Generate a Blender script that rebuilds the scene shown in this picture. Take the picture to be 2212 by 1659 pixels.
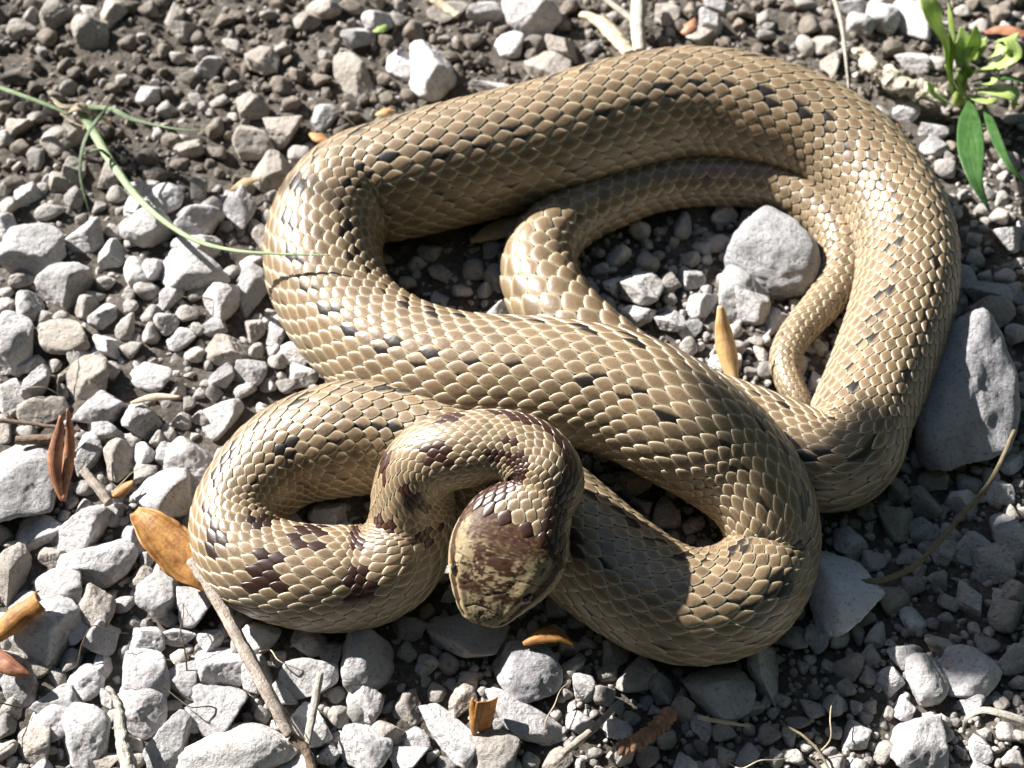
import bpy, math
import numpy as np
from mathutils import Vector, Matrix

# ------------------------------------------------------------------ clear
for o in list(bpy.data.objects):
    bpy.data.objects.remove(o)
scene = bpy.context.scene
COL = scene.collection

# ------------------------------------------------------------------ camera
PITCH = math.radians(55.0)          # looking down
LENS = 45.0
DIST = 0.235
TH = 18.0 / LENS                    # tan(half hfov)
CAM = np.array([0.0, -DIST * math.cos(PITCH), DIST * math.sin(PITCH)])
FWD = np.array([0.0, math.cos(PITCH), -math.sin(PITCH)])
UPV = np.array([0.0, math.sin(PITCH), math.cos(PITCH)])
RGT = np.array([1.0, 0.0, 0.0])
cd = bpy.data.cameras.new('camera')
cam = bpy.data.objects.new('camera', cd)
COL.objects.link(cam)
cam.location = CAM
cam.rotation_euler = (math.pi / 2 - PITCH, 0, 0)
cd.sensor_width = 36.0
cd.lens = LENS
cd.clip_start = 0.01
cd.clip_end = 200.0
cd.dof.use_dof = True
cd.dof.focus_distance = 0.198
cd.dof.aperture_fstop = 30.0
scene.camera = cam

# ------------------------------------------------------------------ sky + sun
SUN_EL = math.radians(32.5)
SUN_AZ = math.radians(33.0)         # behind the left hand side
S = np.array([-math.cos(SUN_EL) * math.cos(SUN_AZ), math.cos(SUN_EL) * math.sin(SUN_AZ), math.sin(SUN_EL)])
w = bpy.data.worlds.new('World')
scene.world = w
w.use_nodes = True
nt = w.node_tree
nt.nodes.clear()
sky = nt.nodes.new('ShaderNodeTexSky')
sky.sky_type = 'NISHITA'
sky.sun_disc = False
sky.sun_elevation = SUN_EL
sky.sun_rotation = math.atan2(S[0], S[1])
bg = nt.nodes.new('ShaderNodeBackground')
bg.inputs['Strength'].default_value = 0.05
wo = nt.nodes.new('ShaderNodeOutputWorld')
nt.links.new(sky.outputs[0], bg.inputs['Color'])
nt.links.new(bg.outputs[0], wo.inputs['Surface'])
sl = bpy.data.lights.new('sun', 'SUN')
sl.energy = 5.0
sl.angle = math.radians(0.53)
sl.color = (1.0, 0.965, 0.915)
so = bpy.data.objects.new('sun', sl)
COL.objects.link(so)
so.rotation_euler = Vector(S).to_track_quat('Z', 'Y').to_euler()
so.location = (-1, 0.4, 1.0)
scene.view_settings.view_transform = 'Standard'
scene.view_settings.look = 'None'
scene.view_settings.gamma = 1.0
scene.view_settings.use_curve_mapping = False
scene.view_settings.exposure = 1.58

# ------------------------------------------------------------------ helpers
rng = np.random.default_rng(7)

def hash3(ix, iy, iz, seed):
    h = (ix.astype(np.int64) * 374761393 + iy.astype(np.int64) * 668265263 + iz.astype(np.int64) * 2147483647 + seed * 1274126177) & 0xffffffff
    h = ((h ^ (h >> 13)) * 1274126177) & 0xffffffff
    h = ((h ^ (h >> 16)) * 2246822519) & 0xffffffff
    return ((h ^ (h >> 15)) & 0xffffff) / float(0xffffff)

def vnoise(p, seed=0):
    """value noise -1..1, p (n,3)"""
    i = np.floor(p)
    f = p - i
    f = f * f * f * (f * (f * 6 - 15) + 10)
    i = i.astype(np.int64)
    out = 0
    for dx in (0, 1):
        wx = f[:, 0] if dx else 1 - f[:, 0]
        for dy in (0, 1):
            wy = f[:, 1] if dy else 1 - f[:, 1]
            for dz in (0, 1):
                wz = f[:, 2] if dz else 1 - f[:, 2]
                out = out + wx * wy * wz * hash3(i[:, 0] + dx, i[:, 1] + dy, i[:, 2] + dz, seed)
    return out * 2 - 1

def fbm(p, oct=4, seed=0):
    a, s, t = 1.0, 0.0, 0.0
    q = np.array(p, float)
    for k in range(oct):
        s = s + a * vnoise(q, seed + k * 17)
        t += a
        a *= 0.5
        q = q * 2.03 + 11.7
    return s / t

def sstep(a, b, x):
    t = np.clip((x - a) / (b - a), 0, 1)
    return t * t * (3 - 2 * t)

def make_mesh(name, V, faces, smooth=True):
    """faces: list of (n,k) int arrays"""
    me = bpy.data.meshes.new(name)
    V = np.asarray(V, np.float32)
    if not isinstance(faces, (list, tuple)):
        faces = [faces]
    faces = [np.asarray(f, np.int32) for f in faces if len(f)]
    nl = sum(f.size for f in faces)
    nf = sum(len(f) for f in faces)
    me.vertices.add(len(V))
    me.vertices.foreach_set('co', V.ravel())
    me.loops.add(nl)
    me.loops.foreach_set('vertex_index', np.concatenate([f.ravel() for f in faces]))
    me.polygons.add(nf)
    tot = np.concatenate([np.full(len(f), f.shape[1], np.int32) for f in faces])
    st = np.concatenate([[0], np.cumsum(tot)[:-1]]).astype(np.int32)
    me.polygons.foreach_set('loop_start', st)
    me.polygons.foreach_set('loop_total', tot)
    me.polygons.foreach_set('use_smooth', np.full(nf, smooth))
    me.update(calc_edges=True)
    me.validate()
    return me

def add_attr_color(me, name, C):
    a = me.attributes.new(name, 'FLOAT_COLOR', 'POINT')
    C4 = np.ones((len(C), 4), np.float32)
    C4[:, :3] = C
    a.data.foreach_set('color', C4.ravel())

def add_attr_vec(me, name, x):
    a = me.attributes.new(name, 'FLOAT_VECTOR', 'POINT')
    a.data.foreach_set('vector', np.asarray(x, np.float32).ravel())

def add_attr_float(me, name, x):
    a = me.attributes.new(name, 'FLOAT', 'POINT')
    a.data.foreach_set('value', np.asarray(x, np.float32))

def obj(name, me, mat=None, parent=None, label=None, cat=None, group=None, kind=None):
    o = bpy.data.objects.new(name, me)
    COL.objects.link(o)
    if mat is not None and me is not None and len(me.materials) == 0:
        me.materials.append(mat)
    if parent is not None:
        o.parent = parent
    if label: o['label'] = label
    if cat: o['category'] = cat
    if group: o['group'] = group
    if kind: o['kind'] = kind
    return o

def empty(name, loc, label, cat, group=None):
    o = bpy.data.objects.new(name, None)
    COL.objects.link(o)
    o.location = loc
    o.empty_display_size = 0.005
    o['label'] = label
    o['category'] = cat
    if group: o['group'] = group
    return o

def child(name, me, mat, parent, **k):
    """mesh given in world space, parented to an empty that only has a location"""
    loc = np.array(parent.location, np.float32)
    q = parent.parent
    while q is not None:
        loc = loc + np.array(q.location, np.float32)
        q = q.parent
    n = len(me.vertices)
    co = np.empty(n * 3, np.float32)
    me.vertices.foreach_get('co', co)
    co = co.reshape(-1, 3) - loc
    me.vertices.foreach_set('co', co.ravel())
    me.update()
    return obj(name, me, mat, parent, **k)

# pixel helpers: pictures measured at 2212 x 1659, in nine tiles magnified three times
PXW, PXH = 2212.0, 1659.0
ORG = {c: ((i % 3) * 737.33, (i // 3) * 553.0) for i, c in enumerate('ABCDEFGHI')}

def T(tile, x, y):
    o = ORG[tile]
    return (o[0] + x / 3.0, o[1] + y / 3.0)

def ray(px, py):
    x = (px - PXW / 2) / (PXW / 2) * TH
    y = -(py - PXH / 2) / (PXW / 2) * TH
    return RGT * x + UPV * y + FWD          # depth 1

def W(px, py, z=0.0):
    d = ray(px, py)
    t = (z - CAM[2]) / d[2]
    return CAM + d * t

def mpp(P):
    """metres per (2212-wide) pixel at point P"""
    return float(np.dot(P - CAM, FWD)) * 2 * TH / PXW

def project(P):
    P = np.atleast_2d(P)
    d = P - CAM
    z = d @ FWD
    return np.stack([PXW / 2 + (d @ RGT) / z / TH * PXW / 2, PXH / 2 - (d @ UPV) / z / TH * PXW / 2], 1)

# ------------------------------------------------------------------ materials
def newmat(name):
    m = bpy.data.materials.new(name)
    m.use_nodes = True
    n = m.node_tree
    b = n.nodes['Principled BSDF']
    return m, n, b

def N(n, t, **k):
    x = n.nodes.new(t)
    for a, v in k.items():
        if a in x.inputs.keys() if hasattr(x.inputs, 'keys') else False:
            x.inputs[a].default_value = v
        else:
            setattr(x, a, v)
    return x

def noise_node(n, vec, scale, detail=6, rough=0.6, dist=0.0):
    x = n.nodes.new('ShaderNodeTexNoise')
    x.inputs['Scale'].default_value = scale
    x.inputs['Detail'].default_value = detail
    x.inputs['Roughness'].default_value = rough
    x.inputs['Distortion'].default_value = dist
    n.links.new(vec, x.inputs['Vector'])
    return x

def ramp(n, fac, stops):
    r = n.nodes.new('ShaderNodeValToRGB')
    els = r.color_ramp.elements
    while len(els) < len(stops):
        els.new(0.5)
    for e, (p, c) in zip(els, stops):
        e.position = p
        e.color = (c[0], c[1], c[2], 1)
    n.links.new(fac, r.inputs['Fac'])
    return r

def mixc(n, fac, a, b, mode='MIX'):
    m = n.nodes.new('ShaderNodeMix')
    m.data_type = 'RGBA'
    m.blend_type = mode
    for sock, v in ((m.inputs[0], fac), (m.inputs[6], a), (m.inputs[7], b)):
        if isinstance(v, bpy.types.NodeSocket):
            n.links.new(v, sock)
        elif isinstance(v, (int, float)):
            sock.default_value = v
        else:
            sock.default_value = (v[0], v[1], v[2], 1)
    return m.outputs[2]

def math_node(n, op, a, b=0.0):
    m = n.nodes.new('ShaderNodeMath')
    m.operation = op
    for s, v in ((m.inputs[0], a), (m.inputs[1], b)):
        if isinstance(v, bpy.types.NodeSocket):
            n.links.new(v, s)
        else:
            s.default_value = v
    return m.outputs[0]

def bump(n, b, height, dist, strength=1.0):
    x = n.nodes.new('ShaderNodeBump')
    x.inputs['Strength'].default_value = strength
    x.inputs['Distance'].default_value = dist
    n.links.new(height, x.inputs['Height'])
    n.links.new(x.outputs[0], b.inputs['Normal'])

def stone_mat(name, per_island, light=(0.56, 0.55, 0.55), dark=(0.39, 0.38, 0.375), spread=0.22, warm=0.22):
    m, n, b = newmat(name)
    geo = n.nodes.new('ShaderNodeNewGeometry')
    oi = n.nodes.new('ShaderNodeObjectInfo')
    pos = geo.outputs['Position']
    rnd = geo.outputs['Random Per Island'] if per_island else oi.outputs['Random']
    # shift the pattern from stone to stone
    off = n.nodes.new('ShaderNodeVectorMath')
    off.operation = 'ADD'
    comb = n.nodes.new('ShaderNodeCombineXYZ')
    for k in range(3):
        n.links.new(math_node(n, 'MULTIPLY', rnd, 0.7 + k * 0.53), comb.inputs[k])
    n.links.new(pos, off.inputs[0])
    n.links.new(comb.outputs[0], off.inputs[1])
    v = off.outputs[0]
    big = noise_node(n, v, 170, 5, 0.6, 0.4)
    fine = noise_node(n, v, 1300, 6, 0.65)
    c1 = ramp(n, big.outputs[0], [(0.30, dark), (0.62, light)])
    sp = ramp(n, fine.outputs[0], [(0.34, (0.45, 0.43, 0.40)), (0.46, (1, 1, 1))])
    c2 = mixc(n, 0.75, c1.outputs[0], sp.outputs[0], 'MULTIPLY')
    # overall lightness and tint of each stone
    r2 = ramp(n, rnd, [(0.0, (1 - spread, 1 - spread, 1 - spread * 0.95)), (0.5, (0.95, 0.935, 0.925)), (0.8, (1.0, 0.975, 1.0)), (1.0, (1.12, 1.1, 1.06))])
    c3 = mixc(n, 1.0, c2, r2.outputs[0], 'MULTIPLY')
    # warm dust
    dst = noise_node(n, v, 420, 4, 0.7)
    dm = ramp(n, dst.outputs[0], [(0.5, (0, 0, 0)), (0.72, (warm, warm, warm))])
    c4 = mixc(n, dm.outputs[0], c3, (0.36, 0.30, 0.235))
    n.links.new(c4, b.inputs['Base Color'])
    b.inputs['Roughness'].default_value = 0.88
    b.inputs['Specular IOR Level'].default_value = 0.25
    h = math_node(n, 'ADD', math_node(n, 'MULTIPLY', fine.outputs[0], 0.35), noise_node(n, v, 520, 8, 0.7, 0.2).outputs[0])
    bump(n, b, h, 0.0013, 0.9)
    return m

M_STONE = stone_mat('limestone', False)
M_PALEST = stone_mat('pale_limestone', False, light=(0.69, 0.68, 0.685), dark=(0.51, 0.50, 0.50), spread=0.15, warm=0.2)
M_DUSTY = stone_mat('dusty_limestone', False, light=(0.47, 0.435, 0.395), dark=(0.32, 0.29, 0.255), spread=0.2, warm=0.6)
M_GRAVEL = stone_mat('limestone_chips', True, light=(0.52, 0.495, 0.465), dark=(0.33, 0.31, 0.285), spread=0.4)
M_WHITE = stone_mat('white_stone', False, light=(0.86, 0.86, 0.88), dark=(0.72, 0.72, 0.75), spread=0.05, warm=0.08)
M_GREY = stone_mat('blue_grey_stone', False, light=(0.42, 0.42, 0.43), dark=(0.31, 0.31, 0.32), spread=0.05, warm=0.15)

m, n, b = newmat('soil')
geo = n.nodes.new('ShaderNodeNewGeometry')
v = geo.outputs['Position']
c = ramp(n, noise_node(n, v, 90, 6, 0.7).outputs[0], [(0.3, (0.085, 0.072, 0.060)), (0.5, (0.15, 0.130, 0.110)), (0.7, (0.23, 0.205, 0.18))])
c2 = ramp(n, noise_node(n, v, 900, 6, 0.7).outputs[0], [(0.35, (0.5, 0.5, 0.5)), (0.65, (1.2, 1.2, 1.2))])
n.links.new(mixc(n, 1.0, c.outputs[0], c2.outputs[0], 'MULTIPLY'), b.inputs['Base Color'])
b.inputs['Roughness'].default_value = 0.95
b.inputs['Specular IOR Level'].default_value = 0.15
bump(n, b, noise_node(n, v, 800, 8, 0.75).outputs[0], 0.0012, 1.0)
M_SOIL = m

def plain(name, cols, scale, rough=0.6, bumpd=0.0002, trans=0.0, grain=0.42, stretch=None, spec=0.4, thr=(0.35, 0.65)):
    """noise between two colours in object space"""
    m, n, b = newmat(name)
    geo = n.nodes.new('ShaderNodeNewGeometry')
    v = geo.outputs['Position']
    tex = noise_node(n, v, scale, 6, 0.65, 0.3)
    c = ramp(n, tex.outputs[0], [(thr[0], cols[0]), (thr[1], cols[1])])
    ga = n.nodes.new('ShaderNodeAttribute')
    ga.attribute_name = 'grain'
    gt = noise_node(n, ga.outputs['Vector'], 1.0, 5, 0.65)
    gr_ = ramp(n, gt.outputs[0], [(0.30, (1 - grain, 1 - grain, 1 - grain)), (0.62, (1.12, 1.12, 1.12))])
    colour = mixc(n, 1.0, c.outputs[0], gr_.outputs[0], 'MULTIPLY')
    n.links.new(colour, b.inputs['Base Color'])
    b.inputs['Roughness'].default_value = rough
    b.inputs['Specular IOR Level'].default_value = spec
    bump(n, b, math_node(n, 'ADD', noise_node(n, v, scale * 4, 5, 0.6).outputs[0], gt.outputs[0]), bumpd, 0.9)
    if trans > 0:
        tr = n.nodes.new('ShaderNodeBsdfTranslucent')
        n.links.new(colour, tr.inputs['Color'])
        mx = n.nodes.new('ShaderNodeMixShader')
        mx.inputs[0].default_value = trans
        out = n.nodes['Material Output']
        n.links.new(b.outputs[0], mx.inputs[1])
        n.links.new(tr.outputs[0], mx.inputs[2])
        n.links.new(mx.outputs[0], out.inputs['Surface'])
    return m

M_STRAW = plain('straw', ((0.50, 0.40, 0.26), (0.68, 0.58, 0.42)), 500, 0.6)
M_PALE = plain('bleached_stalk', ((0.50, 0.45, 0.37), (0.72, 0.67, 0.58)), 500, 0.7, 0.0004, grain=0.6)
M_WOOD = plain('weathered_wood', ((0.30, 0.24, 0.19), (0.56, 0.48, 0.41)), 700, 0.8, 0.0004)
M_TWIG = plain('brown_twig', ((0.13, 0.085, 0.06), (0.26, 0.19, 0.13)), 700, 0.8, 0.0003)
M_OLIVE = plain('olive_stem', ((0.16, 0.13, 0.08), (0.25, 0.20, 0.12)), 600, 0.7)
M_GRASS = plain('pale_grass', ((0.30, 0.42, 0.20), (0.45, 0.55, 0.33)), 300, 0.5, trans=0.25)
M_GRASS2 = plain('dark_grass', ((0.12, 0.19, 0.09), (0.20, 0.28, 0.14)), 300, 0.5, trans=0.2)
M_LEAF = plain('weed_leaf', ((0.36, 0.50, 0.12), (0.50, 0.62, 0.24)), 250, 0.42, 0.0001, trans=0.35)
M_LEAFD = plain('weed_leaf_dark', ((0.05, 0.13, 0.03), (0.09, 0.19, 0.06)), 250, 0.38, 0.0001, trans=0.2)
M_BUD = plain('bud_scale', ((0.24, 0.085, 0.022), (0.56, 0.29, 0.085)), 420, 0.5, 0.0001, trans=0.25, thr=(0.3, 0.62))
M_BUDR = plain('bud_scale_red', ((0.24, 0.085, 0.045), (0.52, 0.26, 0.15)), 420, 0.5, 0.0001, trans=0.15)
M_BUDT = plain('bud_scale_tan', ((0.62, 0.36, 0.14), (0.74, 0.52, 0.28)), 260, 0.45, 0.0001, trans=0.2)
M_TAN = plain('dry_leaf', ((0.40, 0.27, 0.13), (0.56, 0.42, 0.24)), 260, 0.6, trans=0.2)
M_CATKIN = plain('catkin', ((0.20, 0.105, 0.06), (0.36, 0.21, 0.13)), 600, 0.75)
M_CRUMB = plain('pale_root_crust', ((0.48, 0.41, 0.31), (0.72, 0.66, 0.55)), 500, 0.9, 0.0008)

# ------------------------------------------------------------------ ground
def gh(x, y):
    x = np.atleast_1d(np.asarray(x, float)); y = np.atleast_1d(np.asarray(y, float))
    p = np.stack([x, y, np.zeros_like(x)], 1)
    fall = np.exp(-(np.maximum(0, np.hypot(x, y - 0.02) - 0.4)) * 2)
    h = 0.0022 * fbm(p * 30, 3, 3) * fall
    return h - 0.0008

def axis(lo, hi, step, far):
    a = list(np.arange(lo, hi + 1e-9, step))
    s, x = step, hi
    up = []
    while x < far:
        s *= 1.35
        x += s
        up.append(x)
    s, x = step, lo
    dn = []
    while x > -far:
        s *= 1.35
        x -= s
        dn.append(x)
    return np.array(dn[::-1] + a + up)

ax = axis(-0.17, 0.17, 0.0008, 40.0)
ay = axis(-0.10, 0.19, 0.0008, 40.0)
X, Y = np.meshgrid(ax, ay)
xf, yf = X.ravel(), Y.ravel()
Z = gh(xf, yf)
near = (np.abs(xf) < 0.4) & (np.abs(yf) < 0.45)
pn = np.stack([xf, yf, xf * 0], 1)
cr = np.zeros_like(Z)
cr[near] = 0.0008 * fbm(pn[near] * 160, 4, 41) + 0.0006 * np.abs(fbm(pn[near] * 420, 3, 51)) * 2
Z = Z + cr
nx, ny = len(ax), len(ay)
ii = np.arange(nx * ny).reshape(ny, nx)
F = np.stack([ii[:-1, :-1].ravel(), ii[:-1, 1:].ravel(), ii[1:, 1:].ravel(), ii[1:, :-1].ravel()], 1)
ground = obj('ground', make_mesh('ground', np.stack([xf, yf, Z], 1), F), M_SOIL, kind='structure')
ground['label'] = 'dark grey brown crumbly soil under the gravel'

# ------------------------------------------------------------------ snake path (needed before stones)
# (px, py, width px, height of the axis in mm or None = lying on the ground)
PATH = [
    (1752, 897, 34, None), (1735, 878, 46, None), (1712, 842, 56, None), (1694, 798, 62, None), (1700, 752, 66, None), (1735, 703, 72, None),
    (1782, 652, 80, None), (1815, 592, 88, None), (1818, 528, 94, None), (1780, 462, 100, None), (1700, 412, 104, None),
    (1610, 393, 104, None), (1510, 391, 104, None), (1410, 403, 110, None), (1310, 437, 118, None), (1228, 476, 130, None),
    (1175, 527, 146, None), (1163, 592, 158, None), (1198, 668, 172, None), (1272, 748, 180, None), (1370, 822, 185, None),
    (1480, 880, 190, None), (1590, 925, 200, None), (1690, 968, 208, None), (1760, 1000, 218, None), (1830, 980, 222, None),
    (1862, 895, 212, None), (1915, 765, 213, None), (1952, 645, 215, None), (1957, 525, 212, None), (1905, 413, 214, None),
    (1797, 312, 228, None), (1658, 256, 244, None), (1500, 232, 252, None), (1345, 258, 258, None), (1180, 308, 264, None),
    (1000, 352, 264, None), (862, 388, 256, None), (768, 412, 246, None), (712, 475, 244, None), (698, 570, 250, None),
    (742, 676, 246, None), (838, 758, 256, 11.0), (978, 806, 264, 13.5), (1160, 820, 266, 16.5), (1330, 848, 272, 18.0),
    (1465, 915, 272, 17.5), (1580, 996, 250, 14.5), (1652, 1088, 214, 12.0), (1668, 1195, 200, None), (1608, 1282, 236, None),
    (1510, 1312, 246, None), (1412, 1288, 252, None), (1288, 1204, 256, None), (1190, 1118, 252, None), (1080, 1035, 250, None),
    (960, 972, 250, None), (845, 942, 246, None), (722, 952, 244, None), (604, 996, 218, None), (512, 1104, 192, None),
    (530, 1198, 206, None), (606, 1236, 216, None), (700, 1250, 226, None), (790, 1246, 220, None), (862, 1206, 204, 10.0),
    (892, 1132, 184, 13.0), (892, 1058, 174, 18.5), (922, 994, 166, 23.5), (998, 972, 162, 26.5), (1085, 966, 164, 27.2),
    (1152, 990, 168, 27.4), (1181, 1040, 172, 26.8), (1162, 1084, 180, 25.9),
]
HEADPX = [(1132, 1122, 25.0), (1090, 1206, 22.5), (1056, 1292, 19.4), (1040, 1354, 17.2)]

pts, rad = [], []
for (px, py, wd, z) in PATH:
    zz = 0.008 if z is None else z / 1000.0
    for _ in range(6):
        P = W(px, py, zz)
        r = 0.5 * wd * mpp(P)
        if z is None:
            zz = r * 0.93
    pts.append(W(px, py, zz)); rad.append(r)
NB = len(pts)
for (px, py, z) in HEADPX:
    pts.append(W(px, py, z / 1000.0)); rad.append(0.0)
pts = np.array(pts); rad = np.array(rad)

def crom(P, nsub=24):
    P = np.vstack([2 * P[0] - P[1], P, 2 * P[-1] - P[-2]])
    out = []
    for i in range(1, len(P) - 2):
        t = np.linspace(0, 1, nsub, endpoint=False)[:, None]
        p0, p1, p2, p3 = P[i - 1], P[i], P[i + 1], P[i + 2]
        out.append(0.5 * ((2 * p1) + (-p0 + p2) * t + (2 * p0 - 5 * p1 + 4 * p2 - p3) * t ** 2 + (-p0 + 3 * p1 - 3 * p2 + p3) * t ** 3))
    out.append(P[-2][None])
    return np.vstack(out)

dense = crom(np.hstack([pts, rad[:, None]]))
seg = np.linalg.norm(np.diff(dense[:, :3], axis=0), axis=1)
sl_ = np.concatenate([[0], np.cumsum(seg)])
DS = 0.0005
LTOT = sl_[-1]
sN = np.arange(0, LTOT, DS)
CL = np.stack([np.interp(sN, sl_, dense[:, k]) for k in range(4)], 1)
s_headbase = sl_[(NB - 1) * 24]           # end of the neck
k = np.exp(-0.5 * (np.arange(-10, 11) / 4.5) ** 2); k /= k.sum()
pad = np.vstack([2 * CL[0] - CL[1:11][::-1], CL, 2 * CL[-1] - CL[-11:-1][::-1]])
CLs = np.stack([np.convolve(pad[:, j], k, 'valid') for j in range(4)], 1)
CL[:, :3] = CLs[:, :3]
CL[:, 3] = CLs[:, 3]
HLEN = LTOT - s_headbase                  # head length
R_NECK = rad[NB - 1]
# head half width and shape along u = 0 (nape) .. 1 (snout)
HU = np.array([0.0, 0.10, 0.22, 0.36, 0.50, 0.62, 0.74, 0.85, 0.93, 0.975, 1.0])
px_h = np.array([84, 100, 118, 127, 125, 114, 95, 72, 52, 34, 6.0])
zpix = mpp(pts[NB + 1])
HWD = px_h * zpix

def catmull1(x, xs, ys):
    m = np.gradient(ys, xs)
    i = np.clip(np.searchsorted(xs, x) - 1, 0, len(xs) - 2)
    h = xs[i + 1] - xs[i]
    t = (x - xs[i]) / h
    return (2*t**3-3*t**2+1)*ys[i] + (t**3-2*t**2+t)*h*m[i] + (-2*t**3+3*t**2)*ys[i+1] + (t**3-t**2)*h*m[i+1]

uu = (sN - s_headbase) / HLEN
hw = catmull1(np.clip(uu, 0, 1), HU, HWD)
bl = sstep(-0.10, 0.06, uu)
CL[:, 3] = np.where(uu > -0.10, (1 - bl) * np.where(uu > 0, R_NECK, CL[:, 3]) + bl * hw, CL[:, 3])
tip = np.clip(sN / 0.004, 0, 1)
CL[:, 3] *= np.sqrt(np.clip(tip * (2 - tip), 0, 1)) * 0.6 + 0.4
TAN = np.gradient(CL[:, :3], axis=0)
TAN /= np.linalg.norm(TAN, axis=1)[:, None]
SIDE = np.cross(TAN, np.array([0, 0, 1.0]))
SIDE /= np.linalg.norm(SIDE, axis=1)[:, None]
DOR = np.cross(SIDE, TAN)
# roll of the neck and head: the crown leans towards the sun (image left)
HEAD_ROLL = math.radians(-4)
rl = HEAD_ROLL * sstep(-0.9, 0.15, uu)
# which sense? SIDE at the head; rotate dorsal towards -x
sgn = 1.0 if SIDE[-1, 0] < 0 else -1.0
c_, s_ = np.cos(rl)[:, None], np.sin(rl)[:, None] * sgn
D2 = DOR * c_ + SIDE * s_
S2 = SIDE * c_ - DOR * s_
DOR, SIDE = D2, S2

def frame(s):
    s = np.asarray(s, float)
    f = np.clip(s / DS, 0, len(sN) - 1.001)
    i = f.astype(int)
    t = (f - i)[..., None]
    def L(A): return A[i] * (1 - t) + A[i + 1] * t
    return L(CL[:, :3]), L(CL[:, 3:4])[..., 0], L(SIDE), L(DOR), L(TAN)

def hump(s):
    """height factors of the section (top, bottom) along the body"""
    u = (s - s_headbase) / HLEN
    k = sstep(-0.25, 0.30, u)
    top = 1.0 * (1 - k) + k * (0.60 + 0.10 * sstep(0.6, 0.95, u))
    bot = 0.96 * (1 - k) + k * (0.56 + 0.06 * sstep(0.6, 0.95, u))
    return top, bot

def surf(s, th, h=0.0):
    """th = angle from the dorsal line, positive to SIDE; h = height over the skin"""
    C, r, sd, dr, tn = frame(s)
    top, bot = hump(s)
    ct, st = np.cos(th), np.sin(th)
    u = (s - s_headbase) / HLEN
    k = sstep(-0.1, 0.3, u)
    e = 1.0 - 0.16 * k
    xx = np.sign(st) * np.abs(st) ** e
    yy = np.sign(ct) * np.abs(ct) ** e
    f = np.where(yy > 0, top, bot)
    xx = xx * r
    yy = yy * r * f
    # thickness follows the radial direction
    nrm = np.stack([st, ct], -1)
    return C + sd * (xx + nrm[..., 0] * h)[..., None] + dr * (yy + nrm[..., 1] * h)[..., None]

# ------------------------------------------------------------------ stones
def ico(sub):
    t = (1 + 5 ** 0.5) / 2
    V = [(-1, t, 0), (1, t, 0), (-1, -t, 0), (1, -t, 0), (0, -1, t), (0, 1, t), (0, -1, -t), (0, 1, -t), (t, 0, -1), (t, 0, 1), (-t, 0, -1), (-t, 0, 1)]
    Fc = [(0, 11, 5), (0, 5, 1), (0, 1, 7), (0, 7, 10), (0, 10, 11), (1, 5, 9), (5, 11, 4), (11, 10, 2), (10, 7, 6), (7, 1, 8), (3, 9, 4), (3, 4, 2), (3, 2, 6), (3, 6, 8), (3, 8, 9), (4, 9, 5), (2, 4, 11), (6, 2, 10), (8, 6, 7), (9, 8, 1)]
    V = [np.array(v) / np.linalg.norm(v) for v in V]
    for _ in range(sub):
        mid = {}
        nf = []
        def g(a, b):
            key = (min(a, b), max(a, b))
            if key not in mid:
                m = V[a] + V[b]
                V.append(m / np.linalg.norm(m))
                mid[key] = len(V) - 1
            return mid[key]
        for a, b, c in Fc:
            x, y, z = g(a, b), g(b, c), g(c, a)
            nf += [(a, x, z), (b, y, x), (c, z, y), (x, y, z)]
        Fc = nf
    return np.array(V), np.array(Fc)

ICO = {s: ico(s) for s in (1, 2, 4)}

def stone_shape(sub, seed, p=None, nplanes=None, rough=1.0):
    r_ = np.random.default_rng(seed)
    D, Fc = ICO[sub]
    npl = nplanes or int(r_.integers(7, 13))
    nn = r_.normal(size=(npl, 3))
    nn /= np.linalg.norm(nn, axis=1)[:, None]
    hh = r_.uniform(0.60, 1.0, npl)
    p = p or r_.uniform(15, 42)
    q = np.maximum(D @ nn.T, 0) / hh[None]
    r = (np.sum(q ** p, 1) + 0.72 ** p) ** (-1 / p)
    r = r * (1 + rough * (0.08 * fbm(D * 1.6 + seed, 3, seed) + 0.045 * fbm(D * 4.5 + seed, 3, seed + 5)))
    if sub >= 4:
        pit = fbm(D * 9 + seed, 3, seed + 9)
        r = r * (1 + rough * 0.022 * pit)
    V = D * r[:, None]
    lo, hi = V.min(0), V.max(0)
    V = (V - (lo + hi) / 2) / ((hi - lo) / 2)
    return V, Fc

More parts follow.
